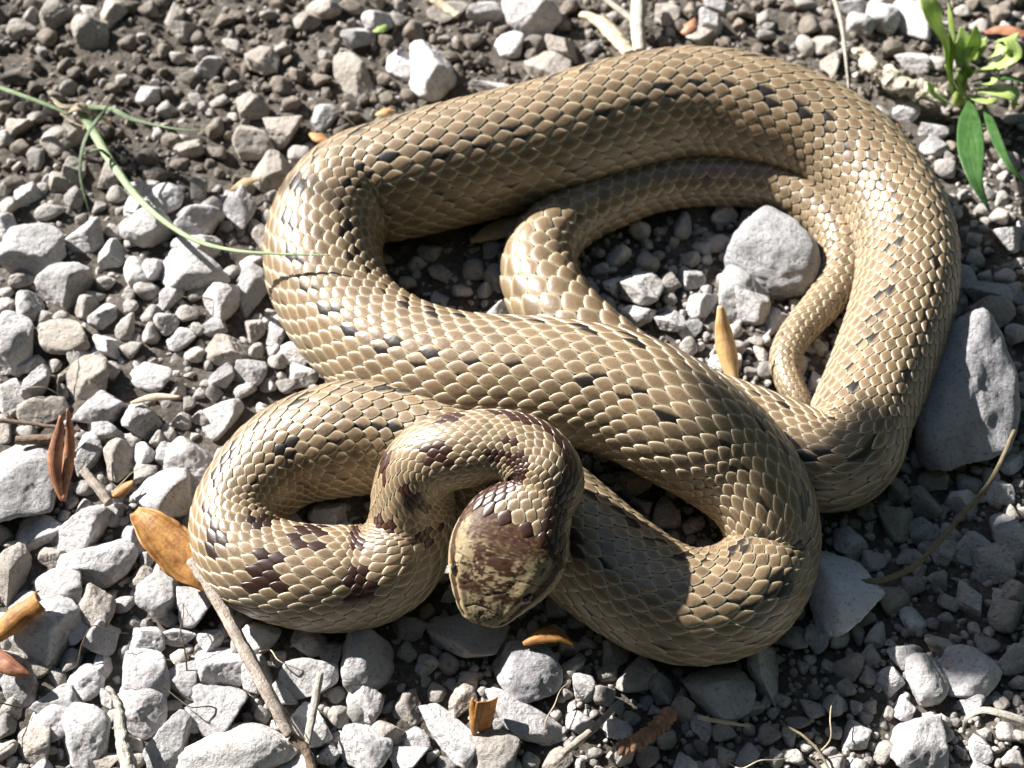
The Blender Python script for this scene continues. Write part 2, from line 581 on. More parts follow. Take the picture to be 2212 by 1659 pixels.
STL = {
'A': [(350,90,220,180),(590,210,200,230,30),(740,90,150,180),(1130,90,130,170),(1180,210,200,120),(1450,140,130,100),(1240,520,140,100),(960,620,160,130),(110,500,190,90),(480,480,100,90),(120,830,160,140),(240,770,130,100),(370,920,180,180),(470,860,150,180),(140,960,130,100),(230,1030,110,130),(460,1010,90,80),(100,1190,120,90),(20,1230,90,120),(470,1110,160,190),(700,1130,160,190),(390,1170,150,130),(480,1270,130,140),(330,1370,190,100),(760,1270,120,100),(880,1350,150,150),(1070,1290,210,180),(1280,1230,130,120),(1290,1420,270,240),(960,1490,300,230),(540,1540,230,180),(750,1510,120,80),(860,1560,90,100),(1550,1360,200,230),(1240,960,180,120),(1110,910,120,100),(1390,830,110,120),(1640,920,240,240),(1850,850,230,200),(1770,1130,250,230),(2110,760,170,160),(1400,990,150,110),(1270,1620,290,170),(1720,1550,160,150),(1740,1420,90,90),(1640,680,190,190),(1360,420,170,150),(1700,400,200,200),(1590,440,80,80),(2100,60,210,150),(840,40,180,90),(130,190,180,130),(820,280,120,90),(30,900,110,110),(640,1350,90,80),(1950,1000,150,120),(1990,130,160,120),(1830,560,150,100),(2090,520,140,100),(1500,300,120,100),(590,90,110,90),(60,1340,150,110)],
'B': [(240,140,180,190),(110,240,200,160),(370,130,130,130),(470,200,120,120),(690,80,250,130),(930,70,210,140),(1240,100,330,250),(860,270,110,90),(1090,300,180,140),(1250,280,140,130),(1430,310,170,180),(1340,440,270,230),(570,470,270,330),(390,440,180,170),(690,520,120,170),(60,480,170,290,20),(280,520,90,80),(520,310,90,90),(690,380,150,110),(900,410,90,80),(960,560,240,80),(2110,90,140,190),(2100,280,90,90),(1620,320,110,90),(60,40,170,110),(750,460,90,110),(1050,200,110,110),(300,270,100,90),(1480,40,120,100)],
'C': [(190,150,160,150),(120,240,190,120),(240,40,200,120),(820,160,120,150),(930,180,120,140),(800,300,110,130),(910,290,160,120),(960,420,120,190),(890,510,130,110),(1090,40,190,110),(1150,150,160,150),(1290,110,200,190),(1500,140,170,280),(1370,320,140,120),(1480,400,190,160),(1640,410,130,140),(2050,90,130,110),(1810,80,90,80),(2150,770,130,100),(540,240,120,90),(690,40,110,80),(420,90,110,90),(1290,760,110,100),(1450,730,160,120),(1620,850,170,130),(1640,960,180,110),(740,430,120,90),(2160,330,120,120),(2000,900,120,120)],
'D': [(410,190,310,260),(620,260,130,80),(1270,80,410,280),(900,110,180,180),(990,100,120,160),(950,220,150,110),(840,240,90,110),(1100,270,120,180,-25),(850,330,90,100),(1440,280,210,260),(1640,220,200,300),(1290,230,110,120),(450,520,310,250),(80,560,270,340),(670,390,160,160),(560,340,130,130),(190,330,160,170),(30,330,120,120),(40,230,90,90),(150,160,160,100),(810,470,110,160),(1180,540,170,140),(1280,470,110,90),(1390,450,160,130),(1650,480,130,150),(1790,490,140,190),(1460,620,280,160,-15),(970,510,110,120),(1080,450,140,140),(990,390,120,120),(1210,380,140,90),(860,600,150,120),(570,790,270,250),(510,690,140,140),(620,650,120,180),(720,740,140,110),(970,800,290,160),(1260,640,130,90),(1620,760,190,180),(1770,610,100,90),(1790,680,120,110),(1650,620,100,100),(240,830,180,200),(80,900,180,190),(270,1010,280,190),(640,980,320,230),(930,1060,230,200),(680,1120,260,160),(1600,880,120,120),(1440,780,170,140),(1430,1050,230,250),(1010,1190,100,90),(1090,1150,100,110),(860,1200,120,100),(930,1280,150,130),(1080,1290,150,140),(1220,1330,260,270),(780,1330,220,270),(580,1280,180,250),(160,1130,160,80),(950,1400,140,120),(550,1500,140,110),(1220,960,90,80),(1180,1070,110,100),(1310,1050,100,100),(1960,780,190,140),(1850,850,130,100),(1730,850,110,120),(1920,630,210,140),(130,700,210,130),(400,790,90,90),(250,690,110,90),(360,710,90,100),(690,170,120,100),(700,590,150,150)],
'E': [(990,150,110,160),(860,90,140,120),(1710,300,120,130),(1940,220,260,260),(2130,430,180,160),(1880,1350,140,70),(1730,1440,110,70),(1890,1470,230,150),(430,180,120,100),(640,120,150,110),(780,240,130,100),(1990,60,140,110),(2120,180,150,130)],
'F': [(380,250,270,330),(590,420,120,200,-25),(730,330,90,80),(510,640,80,130),(800,590,80,90),(440,750,90,60),(1960,250,270,180),(1990,390,280,230),(1800,130,160,220),(2150,500,160,160),(2140,250,140,140),(60,150,160,130),(120,330,170,140),(50,480,160,120),(400,900,120,100),(330,480,110,90),(1550,1300,150,120),(1620,1450,170,120),(2120,1350,150,130),(2050,1530,170,140),(1850,1480,150,110)],
'G': [(520,130,370,250,15),(630,330,470,260,12),(380,510,340,240),(60,420,200,340),(620,640,250,250),(790,600,170,110),(290,800,390,390),(960,830,200,160),(1040,550,280,270),(1270,620,240,250),(1150,790,240,120),(1360,840,150,130),(1410,1000,330,240),(1160,960,140,110),(940,1060,330,290),(660,820,210,200),(510,760,130,190),(240,1010,170,120),(460,970,120,130),(650,1010,130,150),(560,1110,210,190),(120,1150,250,200),(80,1270,120,120),(380,1220,300,170),(340,1370,270,190),(220,1500,240,200),(560,1470,300,350),(920,1290,300,280),(1090,1500,250,330),(1180,1090,190,190),(1430,1290,320,290),(1680,820,260,170),(1990,1080,330,260,-30),(2000,850,210,150),(2150,930,160,180),(2020,1380,260,230),(40,1550,130,130),(700,1620,180,110),(2130,1560,160,130),(1700,1320,100,90),(30,1400,130,140),(950,730,70,70),(1280,1330,170,160),(1830,1200,200,140,-45),(1090,690,130,100),(840,1150,120,100),(1280,1180,130,120)],
'H': [(810,800,480,290),(440,760,210,120),(160,980,310,330),(150,1240,230,220),(830,1100,130,110),(790,1220,160,200),(680,1430,430,220,-38),(1180,1360,560,200,-36),(990,1570,310,230),(150,1520,310,280),(300,1440,210,160),(490,1480,180,120,-20),(440,1600,250,170),(1560,1370,190,130),(1800,1420,160,130),(1030,1390,90,80),(1400,1610,190,130),(1700,1190,140,120),(1580,1140,150,160),(1900,1060,260,190),(2080,1150,180,180),(90,1310,150,120),(1650,1560,100,70),(1230,1620,110,90),(560,1000,150,130),(700,990,130,120),(430,900,140,120),(1500,1000,150,120),(1720,1040,130,110),(1480,880,140,100),(620,1180,110,100),(1980,1590,150,110),(2100,1480,120,100)],
'I': [(530,1050,200,330),(710,820,200,140),(860,830,150,150),(1010,820,120,130),(1090,200,210,180),(1370,80,240,210),(1460,290,170,100),(1570,110,210,160),(2000,330,240,230),(2130,200,210,310),(1360,560,200,160),(1080,1010,190,150),(1220,940,120,130),(1350,1100,160,150),(1590,1090,240,260),(1860,1040,370,270),(2100,680,230,180),(1870,580,190,200),(1720,580,130,130),(1430,1270,140,140),(840,1280,150,90),(640,1220,120,90),(740,1370,160,90),(1870,1250,160,130),(1690,1440,130,100),(1960,1440,140,80),(2100,1430,130,100),(1700,1350,100,80),(120,1400,120,160),(410,1580,150,130),(290,1590,130,110),(120,1530,90,90),(700,1580,140,130),(1930,1540,140,150),(2130,1600,140,100),(940,1000,90,80),(1240,330,150,120),(1180,700,130,110),(1500,700,160,130),(2120,960,190,160),(1650,870,160,130),(560,1450,140,120),(620,1590,120,100),(2050,1240,110,90),(1500,480,130,110),(1980,860,150,120)],
}
# stones that can be told apart: V px centre, w, h, angle, label, material, height factor
NAMED = [
    (1665, 552, 196, 196, 10, 'large smooth rounded grey stone lying inside the loop of the tail', M_GREY, 0.85),
    (1612, 640, 96, 128, 0, 'angular grey stone leaning against the rounded stone in the tail loop', M_STONE, 0.9),
    (2078, 862, 232, 300, 0, 'big dark grey rock against the outer side of the right hand loop', M_GREY, 0.82),
    (1815, 1286, 172, 168, -12, 'triangular white stone touching the right coil', M_WHITE, 0.7),
    (1553, 1494, 152, 108, -10, 'broad flat grey stone half shaded in front of the lower coil', M_STONE, 0.7),
    (1140, 1452, 146, 122, 8, 'squarish dull grey stone in the shade in front of the head', M_GREY, 0.7),
    (50, 1042, 156, 190, 0, 'large rough pitted pale stone beside the red bud scales', M_STONE, 0.75),
    (72, 540, 134, 112, 0, 'pale flat faced stone with straight sloping edge below the grass crown', M_STONE, 0.8),
    (352, 1068, 130, 110, 0, 'pale angular stone with a square shaded end touching the left coil', M_STONE, 0.9),
    (516, 1632, 250, 130, 4, 'very large smooth pale boulder like stone by the split dry stick', M_STONE, 0.7),
    (1992, 1610, 134, 140, -35, 'pale wedge shaped stone pointing up beside the dry curved grass', M_STONE, 0.8),
    (2100, 1186, 96, 72, -10, 'small pale three cornered stone on the shaded gravel', M_STONE, 0.7),
]

protos = []
for kk in range(44):
    V, Fc = stone_shape(4, 100 + kk)
    me = make_mesh('pebble', V, Fc)
    me.materials.append(M_STONE)
    protos.append(me)
gp2 = [stone_shape(2, 300 + kk, p=22, rough=1.5) for kk in range(24)]
gp1 = [stone_shape(1, 400 + kk, p=20, rough=1.6) for kk in range(16)]

body_xy = CL[::4, :2]
body_r = CL[::4, 3]
body_z = CL[::4, 2]
low = body_z < body_r * 1.5
bxy, brr = body_xy[low], body_r[low]

def in_body(x, y, k=0.85, extra=0.0):
    d = np.hypot(bxy[:, 0] - x, bxy[:, 1] - y)
    return bool(np.any(d < brr * k + extra))

def stone_world(px, py, wpx, hpx, zf=0.8):
    P = W(px, py, 0.002)
    kx = mpp(P)
    sx = wpx * kx / 2
    hv = hpx * kx / 2
    sz = zf * min(sx, hv)
    sy = math.sqrt(max((hv * hv - (0.8 * sz * math.cos(PITCH)) ** 2), (0.45 * hv) ** 2)) / math.sin(PITCH)
    g = float(gh(P[0], P[1])[0])
    zc = g + sz * 0.48 + 0.0003
    P = W(px, py, zc)
    return P, sx, sy, sz

allst = []     # dict(P, sx, sy, sz, ang, area, px, py)
for tile, L in STL.items():
    for e in L:
        ang = e[4] if len(e) > 4 else 0
        px, py = T(tile, e[0], e[1])
        P, sx, sy, sz = stone_world(px, py, e[2] / 3 * 1.15, e[3] / 3 * 1.15, rng.uniform(0.65, 0.95))
        allst.append(dict(P=P, s=(sx, sy, sz), ang=ang + rng.uniform(-12, 12), area=e[2] * e[3] / 9, px=px, py=py))
named = []
for (px, py, wd, hh_, ang, lab, mat, zf) in NAMED:
    P, sx, sy, sz = stone_world(px, py, wd * 1.04, hh_ * 1.04, zf)
    named.append(dict(P=P, s=(sx, sy, sz), ang=ang, px=px, py=py, lab=lab, mat=mat))

# filler between them: sizes depend on the place
occ = [(d['P'][0], d['P'][1], 0.5 * (d['s'][0] + d['s'][1])) for d in allst + named]
occ_a = np.array(occ)

def region_size(px, py):
    """mean radius (mm) of the loose gravel by place"""
    if py > 1050 and px < 1000: return 2.3
    if px < 620 and py > 380: return 1.7
    if py < 380 and px < 620: return 1.15
    if py < 420: return 1.15
    if px > 1750 and py > 1050: return 1.5
    return 1.4

cell = {}
def cell_add(x, y, r):
    cell.setdefault((int(x // 0.006), int(y // 0.006)), []).append((x, y, r))
for o_ in occ:
    cell_add(*o_)

def hits(x, y, r, f):
    cx, cy = int(x // 0.006), int(y // 0.006)
    for i in range(-2, 3):
        for j in range(-2, 3):
            for (a, b_, rr) in cell.get((cx + i, cy + j), ()):
                if (a - x) ** 2 + (b_ - y) ** 2 < (f * (rr + r)) ** 2:
                    return True
    return False

fill = []
tries = 0
def sample_xy():
    # picture frame and a margin round it
    px = rng.uniform(-420, PXW + 420)
    py = rng.uniform(-330, PXH + 330)
    P = W(px, py, 0.0)
    return px, py, P
for (count, f_lo, f_hi, ff) in ((1500, 1.0, 1.9, 0.80), (3200, 0.5, 1.0, 0.74), (7600, 0.22, 0.5, 0.62)):
    got = 0
    t_ = 0
    while got < count and t_ < count * 8:
        t_ += 1
        px, py, P = sample_xy()
        r = region_size(px, py) * rng.uniform(f_lo, f_hi) * 1e-3
        if hits(P[0], P[1], r, ff):
            continue
        if in_body(P[0], P[1], 0.8 if r > 0.0009 else 0.7):
            continue
        cell_add(P[0], P[1], r)
        s = r * rng.uniform(0.78, 1.25, 3)
        s[2] *= 0.85
        g = float(gh(P[0], P[1])[0])
        fill.append(dict(P=np.array([P[0], P[1], g + s[2] * rng.uniform(0.1, 0.55) + (0.0003 if px > 1000 or py < 380 else -0.0004)]), s=tuple(s), ang=rng.uniform(0, 360), r=r, px=px, py=py))
        got += 1

# the 300 that show largest are things of their own
fr = [d for d in fill if -20 < d['px'] < PXW + 20 and -20 < d['py'] < PXH + 20]
for d in fr:
    d['area'] = math.pi * (d['r'] / mpp(d['P'])) ** 2
cand = [d for d in allst] + fr
cand.sort(key=lambda d: -d['area'])
indiv = cand[:300 - len(named)]
iset = set(id(d) for d in indiv)
rest = [d for d in allst + fill if id(d) not in iset]

def soily(px, py):
    return (py < 400 and px < 640) or py < 330

def zone(px, py):
    if 1240 < px < 1760 and 420 < py < 900: return 'inside the loop of the tail', 'pebbles inside the tail loop'
    if 820 < px < 1120 and 500 < py < 720: return 'in the shade between body and tail', 'pebbles between body and tail'
    if 1240 < px < 1600 and 940 < py < 1200: return 'in the gap of the right coil', 'pebbles in the gap of the right coil'
    if py < 330 and px > 1760: return 'around the leafy weed', 'pebbles around the leafy weed'
    if py < 420 and px > 620: return 'on the soil behind the long back loop', 'pebbles behind the back loop'
    if py < 420: return 'on the soil around the grass crown', 'pebbles around the grass crown'
    if px > 1760: return 'in the shade beside the right coil and dark rock', 'pebbles beside the right coil'
    if py > 1320 and px > 900: return 'in front of the head and lower coil', 'pebbles in front of the head'
    if py > 1180: return 'around the split dry stick', 'pebbles around the split dry stick'
    if py > 840: return 'beside the left coil and red bud scales', 'pebbles beside the left coil'
    return 'beside the bend under the grass stalk', 'pebbles beside the bend under the grass'

LAND = [(140, 990, 'red bud scales'), (370, 1190, 'large orange bud scale'), (520, 1400, 'split dry stick'), (685, 1540, 'short pale straw'), (260, 1580, 'wrinkled dead stalk'),
        (40, 1345, 'orange tubular bud scale'), (60, 1450, 'pointed reddish bud scale'), (330, 858, 'slim pale bud scale'), (180, 250, 'grass crown'), (350, 470, 'grass stalk'), (180, 400, 'dangling grass blade'),
        (600, 650, 'bend under the grass tip'), (560, 900, 'top of the left coil'), (690, 300, 'orange bud scale by the back loop'), (820, 62, 'tiny green leaf piece'), (950, 25, 'straw stub'),
        (1040, 180, 'rear side of the back loop'), (1385, 60, 'forked white stalk'), (1480, 55, 'small red bud scale'), (1825, 90, 'thin upright straw'), (1950, 180, 'pale root stub'), (2090, 200, 'leafy weed'),
        (2120, 420, 'long dark weed leaf'), (1665, 552, 'rounded stone in the tail loop'), (1310, 560, 'inner curve of the tail'), (950, 600, 'gap between back loop and tail'), (1400, 1080, 'gap of the right coil'),
        (2078, 862, 'dark rock'), (1815, 1286, 'white triangular stone'), (2020, 1180, 'curved twig'), (2100, 1186, 'three cornered stone'), (1990, 1610, 'wedge shaped stone'), (2150, 1540, 'curved dry grass'),
        (1640, 1560, 'fine rootlets'), (1553, 1494, 'broad flat stone'), (1290, 1580, 'straight grey twig'), (1400, 1580, 'catkin'), (1035, 1540, 'split orange bud scale'), (1140, 1452, 'squarish dull stone'),
        (1180, 1380, 'curled orange bud scale'), (850, 1420, 'front of the left coil'), (50, 1042, 'pitted pale stone'), (72, 540, 'flat faced pale stone'), (516, 1632, 'very large pale stone'), (352, 1068, 'pale stone with square end')]
RANK = {}

def put_stone(d, me):
    o = bpy.data.objects.new('pebble', me)
    COL.objects.link(o)
    o.location = d['P']
    o.rotation_euler = (rng.uniform(-0.22, 0.22), rng.uniform(-0.22, 0.22), math.radians(d['ang']))
    o.scale = d['s']
    o['category'] = 'stone'
    return o

for i, d in enumerate(indiv):
    o = put_stone(d, protos[int(rng.integers(len(protos)))])
    zn, gr = zone(d['px'], d['py'])
    mx = 2000 * max(d['s'][0], d['s'][1])
    size = 'large' if mx > 8.0 else ('middle sized' if mx > 5.0 else 'small')
    el_ = d['s'][0] / d['s'][1]
    shp = 'long' if (el_ > 1.45 or el_ < 0.66) else ('flat' if d['s'][2] / d['s'][0] < 0.66 else 'blocky')
    tone_, mt = (('white', M_PALEST), ('grey', M_STONE), ('dusty brownish', M_DUSTY))[int(rng.choice(3, p=(0.06, 0.24, 0.70) if (soily(d['px'], d['py']) and d['px'] < 760) else (0.34, 0.48, 0.18)))]
    o.material_slots[0].link = 'OBJECT'
    o.material_slots[0].material = mt
    lm = min(LAND, key=lambda q: (q[0] - d['px']) ** 2 + (q[1] - d['py']) ** 2)
    RANK.setdefault((size, shp, tone_, lm[2]), []).append((math.hypot(lm[0] - d['px'], lm[1] - d['py']), o))
    o['group'] = '%s %s %s %s' % (size, shp, tone_, gr)
ORD = ['', 'second ', 'third ', 'fourth ', 'fifth ', 'sixth ', 'seventh ', 'eighth ', 'ninth ', 'tenth ', 'eleventh ', 'twelfth ']
for (size, shp, tone_, lm), L_ in RANK.items():
    L_.sort(key=lambda q: q[0])
    for i, (d_, o) in enumerate(L_):
        if len(L_) == 1:
            o['label'] = '%s %s %s pebble by the %s' % (size, shp, tone_, lm)
        else:
            o['label'] = '%s %s %s pebble, %sclosest to the %s' % (size, shp, tone_, ORD[min(i, 11)], lm)
for i, d in enumerate(named):
    V, Fc = stone_shape(4, 900 + i * 7, p=20 if i not in (0, 9) else 7, nplanes=9 if i not in (0, 9) else 14)
    me = make_mesh('stone', V, Fc)
    me.materials.append(d['mat'])
    o = put_stone(d, me)
    o.name = 'stone'
    o.rotation_euler = (0.05, -0.05, math.radians(d['ang']))
    o['label'] = d['lab']

# the rest of the gravel, too many to count
M_LUMP = stone_mat('soil_lumps', True, light=(0.26, 0.23, 0.195), dark=(0.15, 0.13, 0.11), spread=0.4, warm=0.6)
lots = ([d for d in rest if not (soily(d['px'], d['py']) and rng.random() < 0.72)], [])
keep = set(id(d) for d in lots[0])
lots[1].extend(d for d in rest if id(d) not in keep)
for li, lot in enumerate(lots):
  VV, FF, off = [], [], 0
  for d in lot:
      mxs = max(d['s'])
      V, Fc = (gp2[int(rng.integers(len(gp2)))] if mxs > 0.0010 else gp1[int(rng.integers(len(gp1)))])
      a = math.radians(d['ang'])
      R = np.array(Matrix.Rotation(a, 3, 'Z') @ Matrix.Rotation(rng.uniform(-0.5, 0.5), 3, 'X') @ Matrix.Rotation(rng.uniform(-0.5, 0.5), 3, 'Y'))
      VV.append((V * np.array(d['s'])) @ R.T + d['P'])
      FF.append(Fc + off)
      off += len(V)
  if li == 0:
    obj('gravel', make_mesh('gravel', np.vstack(VV), np.vstack(FF)), M_GRAVEL, kind='stuff',
        label='fine grey gravel and grit between the larger pebbles', cat='gravel')
  else:
    obj('soil_crumbs', make_mesh('soil_crumbs', np.vstack(VV), np.vstack(FF)), M_LUMP, kind='stuff',
        label='brownish crumbs of soil behind the snake and round the grass crown', cat='soil')

# ------------------------------------------------------------------ snake
snake_base = np.array([float(CL[:, 0].mean()), float(CL[:, 1].mean()), 0.0])
snake = empty('snake', snake_base, 'coiled tan snake with dark spots and patterned brown head on the gravel', 'snake')

# --- continuous skin from tail to snout
NA = 176
s_rings = np.concatenate([np.arange(0.00005, s_headbase - 0.002, 0.0009), np.arange(s_headbase - 0.002, LTOT - 0.0012, 0.00013), LTOT - 0.0012 * (1 - np.sin(np.linspace(0.05, 1, 14) * np.pi / 2)) ** 1.0 - 0.00001])
th = np.linspace(-math.pi, math.pi, NA, endpoint=False)
SS, TT = np.meshgrid(s_rings, th, indexing='ij')
sf, tf = SS.ravel(), TT.ravel()
U = (sf - s_headbase) / HLEN
Vv = tf / (math.pi / 2)                    # 0 mid back, +-1 side
inhead = U > -0.02

TAN_C = np.array([0.25, 0.200, 0.118])
CREAM = np.array([0.40, 0.335, 0.22])
BROWN = np.array([0.036, 0.0105, 0.0045])
BLACK = np.array([0.018, 0.013, 0.013])
skin = np.tile(np.array([0.04, 0.030, 0.022]), (len(sf), 1))
belly = sstep(1.15, 1.5, np.abs(Vv))
skin = skin * (1 - belly[:, None]) + np.array([0.26, 0.22, 0.15]) * belly[:, None]

# head plates: seeds in (u, v)
half = [(0.905, 0.20, 0.9), (0.80, 0.25, 1.0), (0.655, 0.36, 0.8), (0.43, 0.27, 1.6), (0.46, 0.74, 0.8), (0.31, 0.80, 0.8),
        (0.74, 0.70, 0.5), (0.815, 0.64, 0.55), (0.90, 0.58, 0.55), (0.55, 0.76, 0.5),
        (0.965, 0.62, 0.55), (0.90, 0.98, 0.6), (0.82, 1.0, 0.6), (0.74, 1.02, 0.6), (0.65, 1.04, 0.65), (0.55, 1.05, 0.7), (0.44, 1.06, 0.75), (0.32, 1.06, 0.8),
        (0.93, 1.36, 0.6), (0.83, 1.36, 0.6), (0.73, 1.36, 0.6), (0.62, 1.36, 0.7), (0.50, 1.36, 0.7), (0.38, 1.36, 0.7)]
seeds = [(0.60, 0.0, 1.25), (0.985, 0.0, 0.8)]
for (a, b_, w_) in half:
    seeds += [(a, b_, w_), (a, -b_, w_)]
for ki in range(5):                        # small scales of the nape
    uu0 = 0.21 - ki * 0.062
    for kj in range(-9, 10):
        vv0 = (kj + 0.5 * (ki % 2)) * 0.155
        if abs(vv0) < 1.35:
            seeds.append((uu0, vv0, 0.45))
seeds = np.array(seeds)
hi_ = np.where(inhead)[0]
HLmm = HLEN * 1000
rmm = 11.0
A_ = np.stack([U[hi_] * HLmm, Vv[hi_] * rmm], 1)
jit = np.stack([fbm(np.stack([A_[:, 0] * 0.6, A_[:, 1] * 0.6, A_[:, 0] * 0 + q], 1), 2, 70 + q) for q in (0, 1)], 1) * 0.25
Sd = np.stack([seeds[:, 0] * HLmm, seeds[:, 1] * rmm], 1)
d1 = np.full(len(hi_), 1e9); d2 = np.full(len(hi_), 1e9); id1 = np.zeros(len(hi_), int)
for j in range(len(Sd)):
    dd = np.linalg.norm(A_ + jit - Sd[j], axis=1) - (seeds[j, 2] * 1.6)
    sm = dd < d1
    d2 = np.where(sm, d1, np.minimum(d2, dd))
    id1 = np.where(sm, j, id1)
    d1 = np.where(sm, dd, d1)
edge = (d2 - d1)                            # mm-ish distance to a seam
groove = 1 - sstep(0.0, 0.26, edge)
# only where the head has plates; under the nape scales the skin is plain
hd = sstep(0.30, 0.37, U[hi_])
hh2 = -0.00012 * groove * hd + 0.00004 * sstep(0.0, 1.1, edge) * hd + 0.00010 * sstep(0.0, 0.8, edge) * sstep(0.24, 0.18, U[hi_]) * hd
u_, v_ = U[hi_], Vv[hi_]
av = np.abs(v_)
q3 = np.stack([A_[:, 0], A_[:, 1], A_[:, 0] * 0], 1)
n1 = fbm(q3 * 0.55, 3, 81)
n2 = fbm(q3 * 1.7 + 5, 4, 83)
n3 = fbm(q3 * 3.6 + 9, 3, 85)
# brow, mouth seam, nostril
hh2 += 0.00045 * np.exp(-((u_ - 0.65) / 0.12) ** 2 - ((av - 0.40) / 0.10) ** 2)
hh2 -= 0.00045 * np.exp(-((u_ - 0.66) / 0.055) ** 2 - ((av - 0.62) / 0.09) ** 2)
hh2 += 0.00007 * n3 * sstep(0.30, 0.36, u_) * sstep(0.62, 0.48, av)
hh2 += 0.00032 * np.exp(-((u_ - 0.82) / 0.11) ** 2 - ((av - 0.40) / 0.07) ** 2)      # ridge from eye to snout
hh2 -= 0.00022 * np.exp(-((u_ - 0.80) / 0.12) ** 2 - (av / 0.22) ** 2)
mouth = np.exp(-((av - (1.20 - 0.05 * np.sin(u_ * 6))) / 0.018) ** 2) * sstep(0.22, 0.3, u_)
hh2 -= 0.00035 * mouth
nost = np.exp(-((u_ - 0.925) / 0.016) ** 2 - ((av - 0.60) / 0.045) ** 2)
hh2 -= 0.0005 * nost
hh2 -= 0.0004 * np.exp(-((u_ - 0.80) / 0.09) ** 2 - ((av - 0.60) / 0.14) ** 2)   # hollow before the eye
hgt = np.zeros(len(sf))
hgt[hi_] = hh2
# colours of the head
base = TAN_C * 1.02 + np.outer(n2, np.array([0.05, 0.04, 0.025]))
pale = sstep(0.74, 0.88, av) * sstep(1.9, 1.5, av)
base = base * (1 - pale[:, None]) + (CREAM * (1 + 0.12 * n2[:, None])) * pale[:, None]
rndp = np.random.default_rng(5).uniform(-1, 1, len(seeds))[id1]
base = base * (1 + 0.07 * rndp[:, None])
def blend(C, m, col):
    return C * (1 - m[:, None]) + col * m[:, None]
# dark crown over the nape with two arms running back
crown = sstep(0.03, -0.03, u_ - (0.435 - 0.10 * av) + 0.10 * n1 + 0.07 * n2) * sstep(-0.04, 0.03, u_ - (0.36 * sstep(0.55, 0.85, av) - 0.05) + 0.05 * n1)
patch = sstep(0.17, 0.11, u_ + 0.03 * n1) * sstep(0.30, 0.22, av + 0.05 * n1)
bar_ = sstep(0.05, 0.02, np.abs(u_ - 0.73) + 0.04 * n2) * sstep(0.46, 0.38, av + 0.08 * n1) * sstep(0.02, 0.10, av)
crown = np.clip(crown, 0, 1)
# mottling of the crown plates
mot = sstep(0.05, 0.20, n2 * 0.75 + n1 * 0.35 + 0.45 * n3 - 0.02 - 0.26 * sstep(0.20, 0.45, av) + 0.26 * np.exp(-((u_ - 0.52) / 0.12) ** 2 - (av / 0.33) ** 2) - 0.10 * sstep(0.72, 0.9, u_))
mot *= sstep(0.58, 0.45, av) * sstep(0.2, 0.3, u_)
base = blend(base, np.maximum(mot * 0.95, bar_ * 0.9), BROWN * 0.9)
base = blend(base, crown * (0.90 + 0.08 * sstep(-0.1, 0.2, n2)), BROWN * (1.0))
# speckle inside the crown
base = blend(base, crown * sstep(0.28, 0.36, n3) * 0.6, np.array([0.20, 0.13, 0.06]))
# stripe through the eye
st1 = sstep(0.10, 0.06, np.abs(av - (0.63 + 0.30 * np.abs(0.66 - u_))) + 0.03 * n2) * sstep(0.30, 0.38, u_ + 0.05 * n1) * sstep(0.98, 0.9, u_)
base = blend(base, st1 * 0.9, BROWN * 0.75)
# labial sutures and seams
base = blend(base, groove * hd * 0.50, BROWN * 0.9)
base = blend(base, np.clip(mouth, 0, 1) * 0.85, BLACK)
base = blend(base, np.clip(nost * 1.3, 0, 1), BLACK)
lab_sp = sstep(0.25, 0.4, n3) * pale * 0.35
base = blend(base, lab_sp, BROWN)
base = np.clip(base, 0.01, 1)
kb = sstep(-0.02, 0.04, u_)
skin[hi_] = skin[hi_] * (1 - kb[:, None]) + base * kb[:, None]
PV = surf(sf, tf, hgt)
nr = len(s_rings)
ii = np.arange(nr * NA).reshape(nr, NA)
jj = np.roll(ii, -1, axis=1)
F = np.stack([ii[:-1].ravel(), jj[:-1].ravel(), jj[1:].ravel(), ii[1:].ravel()], 1)
# close the ends
PV = np.vstack([PV, surf(np.array([0.00005]), np.array([0.0]))[0:1] * 0 + CL[0, :3], PV[ii[-1]].mean(0)])
skin = np.vstack([skin, skin[0], skin[ii[-1][NA // 2]]])
c0, c1 = nr * NA, nr * NA + 1
capA = np.stack([jj[0], ii[0], np.full(NA, c0)], 1)
capB = np.stack([ii[-1], jj[-1], np.full(NA, c1)], 1)
me = make_mesh('body', PV, [F, capA, capB])
add_attr_color(me, 'tone', skin)

def snake_mat(name, rough, spec, speck):
    m, n, b = newmat(name)
    a = n.nodes.new('ShaderNodeAttribute')
    a.attribute_name = 'tone'
    geo = n.nodes.new('ShaderNodeNewGeometry')
    v = geo.outputs['Position']
    f = noise_node(n, v, 2600, 4, 0.6)
    r = ramp(n, f.outputs[0], [(0.33, (speck, speck * 0.93, speck * 0.85)), (0.43, (1, 1, 1))])
    g = ramp(n, noise_node(n, v, 420, 4, 0.6).outputs[0], [(0.3, (0.86, 0.85, 0.83)), (0.7, (1.08, 1.07, 1.05))])
    c = mixc(n, 1.0, a.outputs['Color'], r.outputs[0], 'MULTIPLY')
    n.links.new(mixc(n, 1.0, c, g.outputs[0], 'MULTIPLY'), b.inputs['Base Color'])
    b.inputs['Roughness'].default_value = rough
    b.inputs['Specular IOR Level'].default_value = spec
    bump(n, b, noise_node(n, v, 1500, 3, 0.5).outputs[0], 0.00006, 0.6)
    return m
M_SKIN = snake_mat('snake_skin', 0.55, 0.22, 0.72)
M_SCALE = snake_mat('snake_scale', 0.37, 0.68, 0.62)
child('body', me, M_SKIN, snake)

